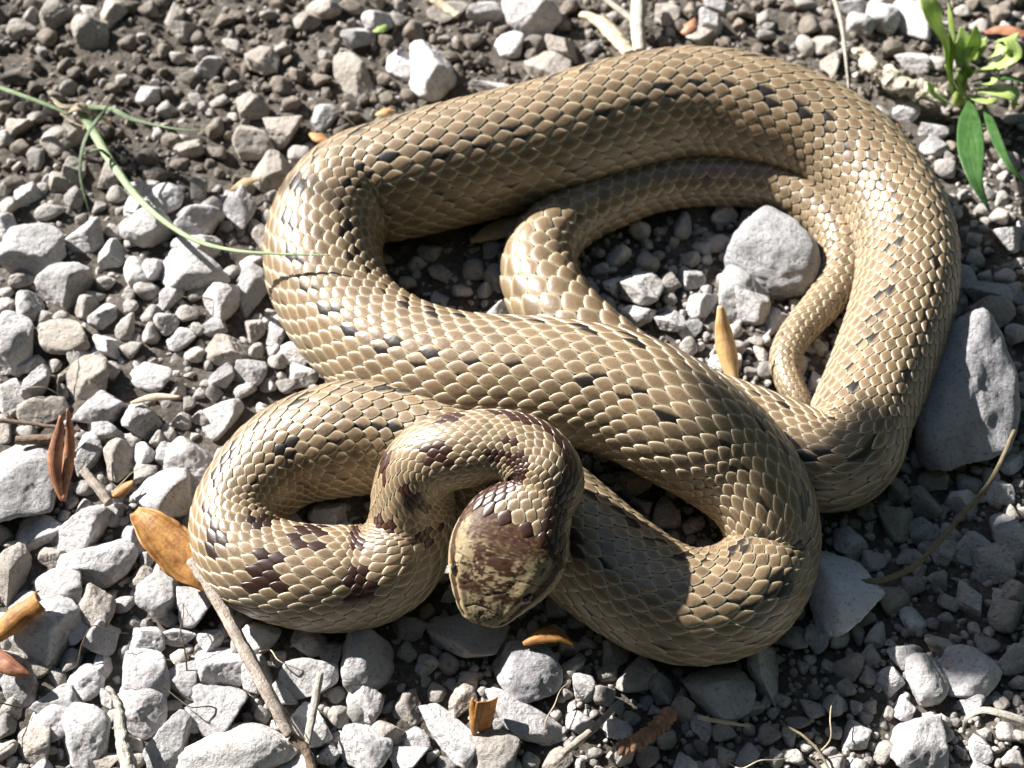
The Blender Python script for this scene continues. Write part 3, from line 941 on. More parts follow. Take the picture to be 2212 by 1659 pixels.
# --- keel-less scales, each a small domed plate, overlapping towards the tail
def scale_zone(s0, s1, NS, rows, ratio, seed):
    r_ = np.random.default_rng(seed)
    ssx = np.arange(s0, s1, 0.0002)
    _, rr, _, _, _ = frame(ssx)
    roww = 2 * np.pi * rr / NS
    u = (ssx - s_headbase) / HLEN
    rat = ratio * (1 - 0.22 * sstep(-2.6, -0.2, u))
    q = np.concatenate([[0], np.cumsum(0.0002 / (roww[:-1] * rat[:-1]))])
    out = []
    for j in range(-rows, rows + 1):
        th0 = 2 * np.pi * j / NS
        qs = np.arange(1, int(q[-1])) + (0.5 if j % 2 else 0.0)
        sc = np.interp(qs, q, ssx)
        out.append(np.stack([sc, np.full_like(sc, th0), np.full_like(sc, j), qs], 1))
    return np.vstack(out), (ssx, roww, roww * rat, NS)

S_TAIL = float(sl_[20 * 24])                 # hidden under the middle coil
zones = [scale_zone(0.0008, S_TAIL + 0.004, 15, 5, 1.45, 1), scale_zone(S_TAIL - 0.004, s_headbase + 0.37 * HLEN, 36, 13, 1.86, 2)]
K = 14
rings = np.array([0.36, 0.68, 0.90, 1.0, 1.0])
phi = np.linspace(0, 2 * np.pi, K, endpoint=False)
pw = 2 / 1.38
ca, sa = np.cos(phi), np.sin(phi)
oa = np.sign(ca) * np.abs(ca) ** pw
ob = np.sign(sa) * np.abs(sa) ** pw
la = np.concatenate([[0]] + [oa * r for r in rings])
lb = np.concatenate([[0]] + [ob * r for r in rings])
lr = np.concatenate([[0]] + [np.full(K, r) for r in rings])
skirt = np.zeros(len(la)); skirt[-K:] = 1
NV = len(la)
f3 = np.array([(0, 1 + i, 1 + (i + 1) % K) for i in range(K)])
f4 = []
for rI in range(len(rings) - 1):
    for i in range(K):
        a0 = 1 + rI * K + i; a1 = 1 + rI * K + (i + 1) % K
        f4.append((a0, a0 + K, a1 + K, a1))
f4 = np.array(f4)
AV, AC, A3, A4, off = [], [], [], [], 0
DARK = np.array([0.005, 0.004, 0.0045])
for zi, (Z_, (ssx, roww, sp, NS)) in enumerate(zones):
    r_ = np.random.default_rng(20 + zi)
    sc, th0, jrow, qi = Z_.T
    n_ = len(sc)
    rw = np.interp(sc, ssx, roww)
    sL = np.interp(sc, ssx, sp)
    L = sL * 0.585
    Wd = rw * 0.69
    # a -> towards the head is +s ; free edge points to the tail (-s)
    aa = np.tile(la, (n_, 1)) * (1 + r_.normal(0, 0.02, (n_, 1)))
    bb = np.tile(lb, (n_, 1)) * (1 + r_.normal(0, 0.02, (n_, 1)))
    dome = (1 - np.tile(lr, (n_, 1)) ** 3.0)
    lift = 0.5 * (1 - aa)                      # 0 at the head end, 1 at the free end
    h = rw[:, None] * (0.010 + 0.16 * lift + 0.085 * dome) * (1 + r_.normal(0, 0.10, (n_, 1)))
    h = np.where(skirt[None] > 0, -0.03 * rw[:, None], h)
    s_ = np.clip(sc[:, None] + aa * L[:, None], 0.0001, LTOT)
    _, rC, _, _, _ = frame(sc)
    t_ = th0[:, None] + bb * (Wd / np.maximum(rC, 1e-4))[:, None]
    P_ = surf(s_.ravel(), t_.ravel(), h.ravel())
    # colour ------------------------------------------------------------
    un = (sc - s_headbase) / HLEN              # negative behind the head, in head lengths
    ath = np.abs(th0)
    tone = 1 + r_.normal(0, 0.12, n_)
    pp = np.stack([sc * 160, th0 * 2.0, sc * 0], 1)
    blot = fbm(pp, 2, 33)
    side_pale = sstep(0.9, 1.8, ath)
    cen = np.array([0.184, 0.126, 0.072])[None] * tone[:, None] * (1 + 0.10 * blot[:, None])
    cen = cen * (1 - side_pale[:, None]) + np.array([0.225, 0.178, 0.115])[None] * side_pale[:, None] * tone[:, None]
    rim = np.array([0.39, 0.322, 0.222])[None] * (0.5 + 0.5 * tone[:, None])
    e_ = sstep(0.60, 0.95, np.tile(lr, (n_, 1)))
    C_ = cen[:, None, :] * (1 - e_[..., None]) + rim[:, None, :] * e_[..., None]
    # thin brown seam on the very edge
    C_ = C_ * (1 - 0.75 * skirt[None, :, None])
    # dark spots
    dark = np.zeros((n_, NV))
    js = np.abs(jrow).astype(int)
    qk = np.floor(qi).astype(int)
    rand = r_.random(n_)
    tailz = zi == 0
    if not tailz:
        neckk = un > -3.6
        # two strong rows either side of the back
        m1 = (~neckk) & ((js == 2) | (js == 3)) & (((qk + (jrow > 0) + (js == 3)) % 2) == 0) & (rand < 0.8)
        half_edge = sstep(-0.40, -0.15, (np.sign(jrow)[:, None] * bb) * 0.9 + 0.35 * aa - 0.10 + r_.normal(0, 0.25, (n_, 1)))
        edge_only = sstep(0.15, 0.42, (np.sign(jrow)[:, None] * bb) * 0.9 + 0.35 * aa)
        rnd2 = r_.random(n_)
        dark = np.where(m1[:, None], 0.95 * np.where((rnd2 < 0.52)[:, None], half_edge, edge_only), dark)
        # weak row lower on the flank: only one edge of a scale
        m2 = (~neckk) & ((js == 6) | (js == 7)) & (((qk + js) % 3) == 0) & (rand < 0.6)
        le = sstep(0.35, 0.62, np.sign(jrow)[:, None] * bb + 0.15 * aa)
        dark = np.where(m2[:, None], 0.85 * le, dark)
        m3 = (~neckk) & (js == 0) & (rand < 0.12)
        dark = np.where(m3[:, None], 0.6 * le, dark)
        # neck: bars of several scales
        per = 4.6
        ph = ((qi + 1.2 * (jrow > 0)) % per) / per
        cell_r = hash3(np.floor((qi + 1.2 * (jrow > 0)) / per), np.sign(jrow), jrow * 0, 9)
        wob = (cell_r - 0.5) * 0.3
        nn_ = (un > -3.6) & (un < -0.80)
        bar = nn_ & (js >= 2 - (cell_r > 0.7)) & (js <= 5) & (np.abs(ph - 0.5 + wob) < 0.21) & (rand < 0.90 - 0.25 * (js == 5))
        dark = np.where(bar[:, None], 0.97, dark)
        # spots of two or three scales on the fore body
        n2_ = (un > -9.5) & (un <= -3.6)
        bar2 = n2_ & (js >= 2) & (js <= 3 + (cell_r > 0.6)) & (np.abs(ph - 0.5 + wob) < 0.13) & (rand < 0.85)
        dark = np.where(bar2[:, None], np.maximum(dark, 0.95 * sstep(-0.7, -0.2, np.sign(jrow)[:, None] * bb + 0.4 * aa + r_.normal(0, 0.3, (n_, 1)))), dark)
        arm = (un >= -0.72) & (js >= 3) & (js <= 5 + (un > -0.05) + (un > 0.12)) & ~((js == 3) & (un < -0.3) & (rand < 0.3)) & ~((js == 5) & (un < -0.5) & (rand < 0.5))
        arm |= (un > 0.22) & (js <= 6)
        arm |= (un > -0.62) & (un < -0.48) & (js == 2)
        dark = np.where(arm[:, None], 0.97, dark)
    else:
        m1 = (js == 2) & (rand < 0.12)
        dark = np.where(m1[:, None], 0.7 * sstep(0.2, 0.6, np.abs(bb)), dark)
    brownish = sstep(-5.0, -2.0, un) if not tailz else np.zeros(n_)
    dcol = DARK[None] * (1 - brownish[:, None]) + np.array([0.036, 0.0105, 0.005])[None] * brownish[:, None]
    C_ = C_ * (1 - dark[..., None]) + dcol[:, None, :] * dark[..., None]
    AV.append(P_); AC.append(C_.reshape(-1, 3))
    base_i = off + np.arange(n_)[:, None, None] * NV
    A3.append((f3[None] + base_i).reshape(-1, 3)); A4.append((f4[None] + base_i).reshape(-1, 4))
    off += n_ * NV
me = make_mesh('scales', np.vstack(AV), [np.vstack(A3), np.vstack(A4)])
add_attr_color(me, 'tone', np.clip(np.vstack(AC), 0.005, 1))
child('scales', me, M_SCALE, snake, kind='stuff')

# --- eyes
m, n, b = newmat('eye_iris')
b.inputs['Base Color'].default_value = (0.045, 0.016, 0.007, 1)
b.inputs['Roughness'].default_value = 0.08
M_IRIS = m
m, n, b = newmat('eye_pupil')
b.inputs['Base Color'].default_value = (0.004, 0.004, 0.005, 1)
b.inputs['Roughness'].default_value = 0.04
M_PUPIL = m

def uvsphere(c, r, axis, cap=None, nu=20, nv=28, squash=1.0):
    """sphere about axis; cap = polar angle limit for a lens shaped cap"""
    axis = axis / np.linalg.norm(axis)
    t1 = np.cross(axis, [0.3, 0.2, 1.0]); t1 /= np.linalg.norm(t1)
    t2 = np.cross(axis, t1)
    lim = math.pi if cap is None else cap
    V, F = [c + axis * r * squash], []
    for i in range(1, nu + 1):
        p = lim * i / nu * (1.0 if cap is not None else 0.999)
        for j in range(nv):
            a = 2 * math.pi * j / nv
            V.append(c + axis * r * math.cos(p) * squash + (t1 * math.cos(a) + t2 * math.sin(a)) * r * math.sin(p))
    for j in range(nv):
        F.append((0, 1 + j, 1 + (j + 1) % nv))
    Q = []
    for i in range(nu - 1):
        for j in range(nv):
            a = 1 + i * nv + j; b_ = 1 + i * nv + (j + 1) % nv
            Q.append((a, a + nv, b_ + nv, b_))
    return np.array(V), [np.array(F), np.array(Q)]

for sg in (-1, 1):
    s_e = s_headbase + 0.66 * HLEN
    tE = np.array([sg * 0.54 * math.pi / 2])
    pe = surf(np.array([s_e]), tE)[0]
    C, r, sd, dr, tn = frame(np.array([s_e]))
    nrm = sd[0] * sg * 0.84 + dr[0] * 0.50 + tn[0] * 0.18
    nrm /= np.linalg.norm(nrm)
    ce = pe - nrm * 0.00092
    V, F = uvsphere(ce, 0.00142, nrm)
    eye = child('eye', make_mesh('eye', V, F), M_IRIS, snake)
    V, F = uvsphere(ce, 0.001445, nrm, cap=0.72, nu=8)
    child('pupil', make_mesh('pupil', V, F), M_PUPIL, eye)

# ------------------------------------------------------------------ sticks, stems, blades, bud scales
def smooth_path(P, n=40):
    P = np.asarray(P, float)
    d = crom(P, 20) if len(P) > 2 else np.linspace(P[0], P[-1], 40)
    sg = np.concatenate([[0], np.cumsum(np.linalg.norm(np.diff(d, axis=0), axis=1))])
    t = np.linspace(0, sg[-1], n)
    return np.stack([np.interp(t, sg, d[:, k]) for k in range(d.shape[1])], 1)

def sweep(name, P, wid, thick, n=40, k=12, up=(0, 0, 1), rough=0.0, ridges=0.0, seed=0, twist=0.0, fold=0.0, profile=None):
    """closed swept solid: P control points, wid = half widths (list), thick = half thickness factor or metres"""
    Pn = smooth_path(P, n)
    t = np.linspace(0, 1, n)
    wv = np.interp(t, np.linspace(0, 1, len(wid)), wid)
    if profile == 'leaf':
        wv = wv * np.clip(np.sin(np.pi * np.clip(t * 0.93 + 0.06, 0, 1)) ** 0.7, 0.06, 1)
    tv = np.full(n, thick) if not callable(thick) else np.array([thick(x) for x in t])
    tv = np.minimum(tv, wv)
    tn = np.gradient(Pn, axis=0); tn /= np.linalg.norm(tn, axis=1)[:, None] + 1e-12
    up = np.array(up, float)
    sd = np.cross(tn, up); sd /= np.linalg.norm(sd, axis=1)[:, None] + 1e-12
    nm = np.cross(sd, tn)
    if twist:
        a = twist * t
        sd, nm = sd * np.cos(a)[:, None] + nm * np.sin(a)[:, None], nm * np.cos(a)[:, None] - sd * np.sin(a)[:, None]
    ph = np.linspace(0, 2 * np.pi, k, endpoint=False)
    V = []
    for i in range(n):
        rr = 1 + (ridges * np.cos(ph * 7 + seed) if ridges else 0)
        x = np.cos(ph) * wv[i] * rr
        y = np.sin(ph) * tv[i] * rr + fold * np.abs(np.cos(ph)) * wv[i]
        V.append(Pn[i] + np.outer(x, sd[i]) + np.outer(y, nm[i]))
    V = np.vstack(V)
    if rough:
        V = V + np.stack([fbm(V * 700 + 3 * q, 3, seed + q) for q in range(3)], 1) * rough
    ii = np.arange(n * k).reshape(n, k); jj = np.roll(ii, -1, 1)
    Q = np.stack([ii[:-1].ravel(), ii[1:].ravel(), jj[1:].ravel(), jj[:-1].ravel()], 1)
    V = np.vstack([V, V[ii[0]].mean(0), V[ii[-1]].mean(0)])
    c0, c1 = n * k, n * k + 1
    T1 = np.stack([ii[0], jj[0], np.full(k, c0)], 1)
    T2 = np.stack([jj[-1], ii[-1], np.full(k, c1)], 1)
    me = make_mesh(name, V, [Q, T1, T2])
    ln = np.linalg.norm(np.diff(Pn, axis=0), axis=1).sum() * 1000
    G_ = np.stack([np.repeat(t * ln * 0.22 + seed * 3.1, k), np.tile(np.cos(ph) * 5, n), np.tile(np.sin(ph) * 5, n)], 1)
    add_attr_vec(me, 'grain', np.vstack([G_, G_[0], G_[-1]]))
    return me

def shell(name, P, wid, curl, thick=0.00012, n=26, k=13, up=(0, 0, 1), power=0.6, seed=0, tipcut=0.0):
    """concave husk: arc shaped section with real thickness"""
    Pn = smooth_path(P, n)
    t = np.linspace(0, 1, n)
    wv = np.interp(t, np.linspace(0, 1, len(wid)), wid)
    wv = wv * np.clip(np.sin(np.pi * np.clip(0.04 + t * (0.93 - tipcut), 0, 1)) ** power, 0.05, 1)
    tn = np.gradient(Pn, axis=0); tn /= np.linalg.norm(tn, axis=1)[:, None]
    sd = np.cross(tn, np.array(up, float)); sd /= np.linalg.norm(sd, axis=1)[:, None]
    nm = np.cross(sd, tn)
    a = np.linspace(-1, 1, k)
    def layer(dh):
        V = []
        for i in range(n):
            ang = a * curl
            R = wv[i] / max(abs(math.sin(curl)), 0.3) if abs(curl) < 1.5 else wv[i]
            x = np.sin(ang) * R
            y = -(1 - np.cos(ang)) * R * (1 if curl > 0 else -1)
            ang = np.abs(ang) * np.sign(a) if curl > 0 else np.abs(ang) * np.sign(-a)
            x = np.sin(np.abs(curl) * a) * R
            rr = 1 + dh / R
            V.append(Pn[i] + np.outer(x * rr, sd[i]) + np.outer(y + np.cos(ang) * dh, nm[i]))
        V = np.vstack(V)
        return V
    Vt, Vb = layer(thick), layer(-thick)
    wob = np.stack([fbm(Vt * 260 + 5 * q, 2, seed + q) for q in range(3)], 1) * 0.0003
    Vt, Vb = Vt + wob, Vb + wob
    ii = np.arange(n * k).reshape(n, k)
    Q1 = np.stack([ii[:-1, :-1].ravel(), ii[:-1, 1:].ravel(), ii[1:, 1:].ravel(), ii[1:, :-1].ravel()], 1)
    m_ = n * k
    Q2 = Q1[:, ::-1] + m_
    bd = np.concatenate([ii[0, :], ii[1:, -1], ii[-1, -2::-1], ii[-2:0:-1, 0]])
    bn = np.roll(bd, -1)
    Q3 = np.stack([bn, bd, bd + m_, bn + m_], 1)
    me = make_mesh(name, np.vstack([Vt, Vb]), [Q1, Q2, Q3])
    ln = np.linalg.norm(np.diff(Pn, axis=0), axis=1).sum() * 1000
    G_ = np.stack([np.repeat(t * ln * 0.16 + seed * 3.1, k), np.tile(a * 6.5, n), np.zeros(n * k)], 1)
    add_attr_vec(me, 'grain', np.vstack([G_, G_ + 0.5]))
    return me

def TW(tile, L, zs, lift=0.0):
    """tile pixels to world points at heights zs (mm)"""
    out = []
    for i, (x, y) in enumerate(L):
        z = zs if np.isscalar(zs) else zs[i]
        px, py = T(tile, x, y)
        out.append(W(px, py, z / 1000.0))
    return np.array(out)

def hw_px(P, tpx):
    """half width in metres of a thing tpx tile pixels wide at P"""
    return 0.5 * tpx / 3.0 * mpp(P)

def stick(name, tile, L, zs, wt, mat, label, cat, rough=0.0001, ridges=0.0, flat=1.0, group=None, seed=0, n=40):
    P = TW(tile, L, zs)
    wl = [hw_px(P[0], x) for x in (wt if isinstance(wt, (list, tuple)) else [wt, wt])]
    me = sweep(name, P, wl, lambda t: np.interp(t, np.linspace(0, 1, len(wl)), wl) * flat, n=n, k=14, rough=rough, ridges=ridges, seed=seed)
    return obj(name, me, mat, label=label, cat=cat, group=group)

def husk(name, tile, L, zs, wt, curl, mat, label, group=None, up=(0, 0, 1), power=0.6, seed=0, cat='bud scale', tipcut=0.0, parent=None):
    P = TW(tile, L, zs)
    wl = [hw_px(P[0], x) for x in (wt if isinstance(wt, (list, tuple)) else [wt, wt])]
    me = shell(name, P, wl, curl, up=up, power=power, seed=seed, tipcut=tipcut)
    if parent is not None:
        return child(name, me, mat, parent)
    return obj(name, me, mat, label=label, cat=cat, group=group)

# dry sticks
st = stick('dry_stick', 'G', [(1235, 315), (1400, 560), (1560, 850), (1750, 1200), (1885, 1450)], [7.5, 7, 7, 6.5, 5], [60, 78, 80, 84, 66], M_WOOD, 'split grey weathered stick leaning on gravel by the left coil', 'stick', 0.00022, 0.10, n=70, seed=3)
for (L_, zz_) in (([(1840, 1270), (1930, 1400), (1985, 1480)], [6, 5.5, 5]), ([(1780, 1250), (1775, 1330), (1790, 1390)], [6, 5, 4])):
    P = TW('G', L_, zz_)
    c_ = obj('splinter', sweep('splinter', P, [0.0002, 0.00012, 0.00005], 0.00012, n=14, k=6), M_WOOD, st)
stick('dark_stick', 'G', [(1890, 1460), (1990, 1560), (2030, 1700)], [4.5, 4, 3.5], [70, 60, 60], M_TWIG, 'dark reddish stick end below the split grey stick', 'stick', 0.0002, 0.06)
stick('dry_straw', 'G', [(2075, 1040), (2035, 1260), (1985, 1510)], [8, 6, 4], [46, 52, 50], M_PALE, 'short pale straw leaning against the end of the split stick', 'straw', 0.0001, 0.08, 0.5)
stick('dry_stalk', 'G', [(700, 1130), (765, 1230), (790, 1450), (850, 1720)], [5, 5, 5, 5], [34, 56, 80, 90], M_PALE, 'wrinkled pale dead stalk lying beside the very large pale stone', 'stalk', 0.0004, 0.22, 0.5, n=60)
stick('curved_twig', 'F', [(1150, 2115), (1330, 2090), (1500, 2010), (1650, 1860), (1780, 1710), (2000, 1450), (2150, 1130)], [4, 5, 5, 5, 5, 6, 8], [40, 38, 36, 34, 34, 30, 26], M_OLIVE, 'thin curved brown stem rising from the white stone to the dark rock', 'stem', 0.00008)
stick('thin_twig', 'H', [(1430, 1570), (1620, 1415), (1770, 1265)], [4, 5, 5], [50, 46, 40], M_WOOD, 'short straight grey twig in front of the lower coil', 'twig', 0.0001, 0.06)
stick('thin_root', 'I', [(95, 1330), (270, 1362), (435, 1388)], [4, 4.5, 4], [30, 26, 16], M_STRAW, 'fine tan rootlet below the broad flat stone', 'root', 0.00006)
stick('thin_root', 'I', [(640, 1370), (780, 1450), (880, 1550), (950, 1670)], [2, 2.5, 3, 3], [14, 18, 18, 14], M_OLIVE, 'fine brown rootlet running out of the shaded gravel', 'root', 0.00006)
stick('dry_grass', 'I', [(1815, 1440), (1840, 1340), (1940, 1285), (2080, 1310), (2260, 1370)], [3, 5, 6, 6, 5], [14, 34, 52, 56, 50], M_PALE, 'bleached curved grass blade over the gravel beside the wedge stone', 'grass', 0.0, 0.0, 0.3)
stick('thin_twig', 'D', [(-30, 1065), (150, 1080), (380, 1112), (520, 1135)], [5, 5, 5.5, 5], [30, 28, 24, 18], M_TWIG, 'thin dark twig lying behind the red bud scales', 'twig', 0.0001)
stick('twig_piece', 'D', [(110, 1195), (240, 1190), (375, 1180)], [4, 4, 4], [60, 66, 60], M_TWIG, 'short thick brown twig piece beside the pitted pale stone', 'twig', 0.0002, 0.05)
stick('twig_piece', 'D', [(540, 1390), (640, 1510), (710, 1600)], [5, 4.5, 4], [56, 62, 66], M_WOOD, 'short grey forked twig piece in front of the white pebble', 'twig', 0.0002, 0.05)
# straws behind the snake
stick('straw_piece', 'B', [(1555, 90), (1700, 160), (1870, 350)], [5, 5, 5], [60, 110, 80], M_STRAW, 'broken tan straw stub behind the top of the back loop', 'straw', 0.0003, 0.05, 0.6)
sp_ = stick('white_stalk', 'B', [(1935, -60), (1922, 150), (1935, 345)], [7, 6, 5], [100, 92, 80], M_PALE, 'thick bleached forked stalk standing behind the back loop', 'stalk', 0.00015, 0.06)
P = TW('B', [(1690, -20), (1790, 55), (1905, 140)], [7, 6.5, 6])
obj('branch', sweep('branch', P, [0.0005, 0.0008, 0.0008], 0.0005), M_PALE, sp_)
stick('straw_piece', 'B', [(560, -30), (660, 40), (755, 100)], [5, 4, 4], [60, 72, 50], M_STRAW, 'tan straw stub on the stones at the far edge of gravel', 'straw', 0.0002, 0.05, 0.6)
stick('thin_straw', 'C', [(980, -20), (1025, 140), (1048, 300), (1075, 580)], [9, 7, 5, 3], [34, 26, 16, 10], M_PALE, 'thin white upright straw behind the right end of the back loop', 'straw', 0.0)
stick('root_crust', 'C', [(1150, 330), (1250, 440), (1400, 540), (1560, 590), (1720, 660)], [4, 4.5, 5, 5, 4], [70, 120, 140, 130, 90], M_CRUMB, 'knobbly pale root stub at the foot of the leafy weed', 'root', 0.0016, 0.0, 0.7, n=60)

# bud scales and husks
bz = empty('bud_scales', tuple(W(*T('D', 400, 1540), 0.0)), 'pair of reddish brown upright bud scales joined at the base', 'bud scale')
husk('husk', 'D', [(405, 1590), (352, 1340), (400, 1030)], [2, 6, 10], [64, 84, 60], 1.0, M_BUDR, None, up=(0.25, -0.7, 0.5), seed=1, parent=bz)
husk('husk', 'D', [(415, 1590), (450, 1250), (440, 990)], [2, 6, 11], [52, 64, 44], 1.0, M_BUDR, None, up=(0.35, -0.7, 0.5), seed=2, parent=bz)
husk('bud_scale', 'D', [(850, 952), (1000, 905), (1165, 912)], [5, 5.5, 5], [40, 52, 44], 1.0, M_STRAW, 'slim pale tan bud scale lying on the small gravel', seed=3)
husk('bud_scale', 'D', [(720, 1560), (790, 1510), (865, 1465)], [4, 4.5, 5], [70, 84, 60], 1.0, M_BUD, 'small orange bud scale by the short grey forked twig', seed=4)
husk('bud_scale', 'G', [(870, 0), (1000, 120), (1150, 270), (1370, 510)], [8, 8, 7, 5], [180, 270, 300, 180], -0.8, M_BUD, 'large brown and orange bud scale touching the left coil', seed=5, power=0.5)
husk('bud_scale', 'G', [(-120, 850), (60, 690), (240, 555)], [4, 6, 8], [190, 170, 150], 1.25, M_BUD, 'broad orange tubular bud scale half under the pebbles', seed=6, power=0.35, tipcut=0.35)
husk('bud_scale', 'G', [(-100, 900), (60, 990), (195, 1055)], [5, 5, 4], [150, 125, 70], 1.1, M_BUDR, 'reddish orange bud scale pointing between two pebbles', seed=7)
ob_ = empty('bud_scales', tuple(W(*T('H', 900, 1430), 0.0)), 'bright orange split bud scale standing between lit stones', 'bud scale')
husk('husk', 'H', [(855, 1450), (850, 1340), (852, 1200)], [2, 5, 8], [80, 74, 40], 0.9, M_BUD, None, up=(-0.5, -0.7, 0.3), seed=8, parent=ob_)
husk('husk', 'H', [(920, 1420), (935, 1330), (945, 1230)], [2, 5, 7.5], [120, 150, 150], 0.5, M_BUD, None, up=(0.4, -0.75, 0.3), seed=9, power=0.3, tipcut=0.4, parent=ob_)
husk('bud_scale', 'H', [(1180, 850), (1310, 790), (1420, 800), (1510, 870)], [5, 6, 6, 5], [70, 100, 90, 40], 1.0, M_BUD, 'curled orange bud scale in the shade beside the head', seed=10)
husk('bud_scale', 'F', [(340, 850), (285, 560), (245, 320)], [4, 8, 12], [120, 130, 90], 1.0, M_BUDT, 'tall tan bud scale standing behind the middle coil', up=(0.1, -0.75, 0.6), seed=11)
husk('dry_leaf', 'B', [(840, 1560), (1000, 1480), (1250, 1380)], [3, 4, 5], [110, 170, 150], 0.6, M_TAN, 'tan dry leaf under the belly of the back loop', seed=12, cat='leaf')
husk('bud_scale', 'B', [(220, 745), (290, 715), (350, 715)], [5, 5.5, 5], [50, 60, 40], 0.8, M_BUDT, 'tiny yellow bud scale at the outer edge of the back loop', seed=13)
husk('bud_scale', 'C', [(-10, 210), (40, 170), (80, 120)], [5, 6, 6], [90, 100, 60], 0.9, M_BUDR, 'small red brown bud scale behind the back loop', seed=14)
husk('bud_scale', 'C', [(1350, 920), (1385, 860), (1395, 800)], [4, 6, 7], [80, 90, 60], 0.9, M_BUDR, 'small red bud scale against the outside of the right bend', seed=15)
husk('bud_scale', 'A', [(2010, 870), (2070, 885), (2130, 900)], [4, 5, 5], [60, 80, 50], 0.9, M_BUD, 'small orange bud scale beside the left end of the back loop', seed=16)
husk('bud_scale', 'A', [(1490, 1240), (1580, 1180), (1690, 1160)], [4, 5, 5], [50, 80, 40], 0.8, M_TAN, 'brown dry bud scale outside the left bend', seed=17)
husk('bud_scale', 'C', [(1960, 210), (2080, 180), (2240, 230)], [4, 5, 5], [70, 110, 100], 0.7, M_BUDR, 'broad brown dry bud scale behind the leafy weed', seed=19)
husk('green_leaf_bit', 'B', [(205, 205), (245, 185), (290, 165)], [6, 6.5, 6], [60, 76, 50], 0.6, M_LEAF, 'tiny bright green leaf piece on a grey pebble', seed=18, cat='leaf')

# curled catkin
cz = empty('catkin', tuple(W(*T('H', 1950, 1500), 0.0)), 'curled brown dry catkin in front of the lower coil', 'catkin')
Pc = smooth_path(TW('H', [(1790, 1530), (1880, 1510), (1980, 1450), (2060, 1380), (2135, 1300)], [3, 4, 5, 6, 7]), 60)
child('stem', sweep('stem', Pc[::6], [0.0005, 0.0006, 0.0005], 0.0005, rough=0.0001), M_CATKIN, cz)
for i in range(2, 58, 5):
    d_ = Pc[min(i + 2, 59)] - Pc[i - 2]
    d_ /= np.linalg.norm(d_)
    nu_ = np.cross(d_, [0, 0, 1.0]); nu_ /= np.linalg.norm(nu_)
    p0 = Pc[i] - nu_ * 0.0013
    p1 = Pc[i] + np.array([0, 0, 0.0009]) + d_ * 0.0006
    p2 = Pc[i] + nu_ * 0.0013
    child('bract', shell('bract', np.array([p0, p1, p2]), [0.0005, 0.0006, 0.0005], 0.8, n=10, k=5, thick=0.00008, seed=i), M_CATKIN, cz)

# ------------------------------------------------------------------ grass plant on the left
gp = empty('grass_plant', tuple(W(*T('A', 540, 740), 0.0)), 'uprooted pale green grass with long stalk reaching onto the snake', 'grass')
def blade(parent, name, tile, L, zs, wt, mat, flat=0.35, profile=None, fold=0.0, n=46, rough=0.0, twist=0.0):
    P = TW(tile, L, zs)
    wl = [hw_px(P[0], x) for x in wt]
    me = sweep(name, P, wl, lambda t: max(0.00008, float(np.interp(t, np.linspace(0, 1, len(wl)), wl)) * flat), n=n, k=10, profile=profile, fold=fold, rough=rough, twist=twist)
    return child(name, me, mat, parent)
blade(gp, 'blade', 'A', [(-140, 520), (150, 622), (330, 690), (450, 745)], [12, 11, 10, 9], [30, 36, 32, 24], M_GRASS)
blade(gp, 'stalk', 'A', [(530, 720), (620, 880), (700, 1020), (850, 1230), (1020, 1400), (1250, 1550), (1500, 1620), (1800, 1645), (2140, 1655)], [8, 8, 9, 10, 12, 15, 18.5, 21.8, 23.0], [70, 56, 50, 42, 36, 30, 24, 16, 8], M_GRASS, 0.7, n=90)
blade(gp, 'blade', 'A', [(540, 690), (720, 708), (850, 770), (1050, 820), (1230, 845), (1395, 822)], [9, 11, 12, 12, 11, 10], [50, 46, 50, 36, 28, 6], M_GRASS, twist=0.8)
blade(gp, 'blade', 'A', [(700, 685), (590, 830), (535, 960), (520, 1130), (550, 1270), (580, 1380)], [12, 13, 13, 11, 9, 7], [18, 26, 26, 22, 18, 6], M_GRASS2)
blade(gp, 'blade', 'A', [(715, 1020), (640, 970), (540, 1000), (470, 1070)], [10, 12, 12, 9], [26, 28, 22, 6], M_GRASS2)
for (L_, z_, w_) in (([(330, 635), (410, 690), (520, 680)], [9, 9, 9], [14, 44, 34]), ([(395, 735), (490, 810), (560, 830)], [8, 7, 7], [16, 34, 40]), ([(610, 735), (680, 775), (740, 835)], [9, 8, 6], [20, 28, 10]),
                     ([(505, 690), (512, 620), (518, 565)], [10, 13, 15], [26, 18, 6]), ([(640, 690), (670, 650), (695, 620)], [9, 11, 12], [16, 16, 8]), ([(440, 720), (520, 690), (590, 720)], [8, 10, 9], [60, 90, 50])):
    blade(gp, 'dry_sheath', 'A', L_, z_, w_, M_STRAW, 0.3, n=20, rough=0.0002)
for a0 in range(4):                       # roots that carry it
    p0 = W(*T('A', 520 + 15 * a0, 740), 0.008)
    p2 = W(*T('A', 480 + 40 * a0, 800 + 15 * (a0 % 2)), -0.001)
    child('root', sweep('root', np.array([p0, (p0 + p2) / 2 + np.array([0.0006, 0, 0.0004]), p2]), [0.0002, 0.0001], 0.0002, n=12, k=6), M_STRAW, gp)

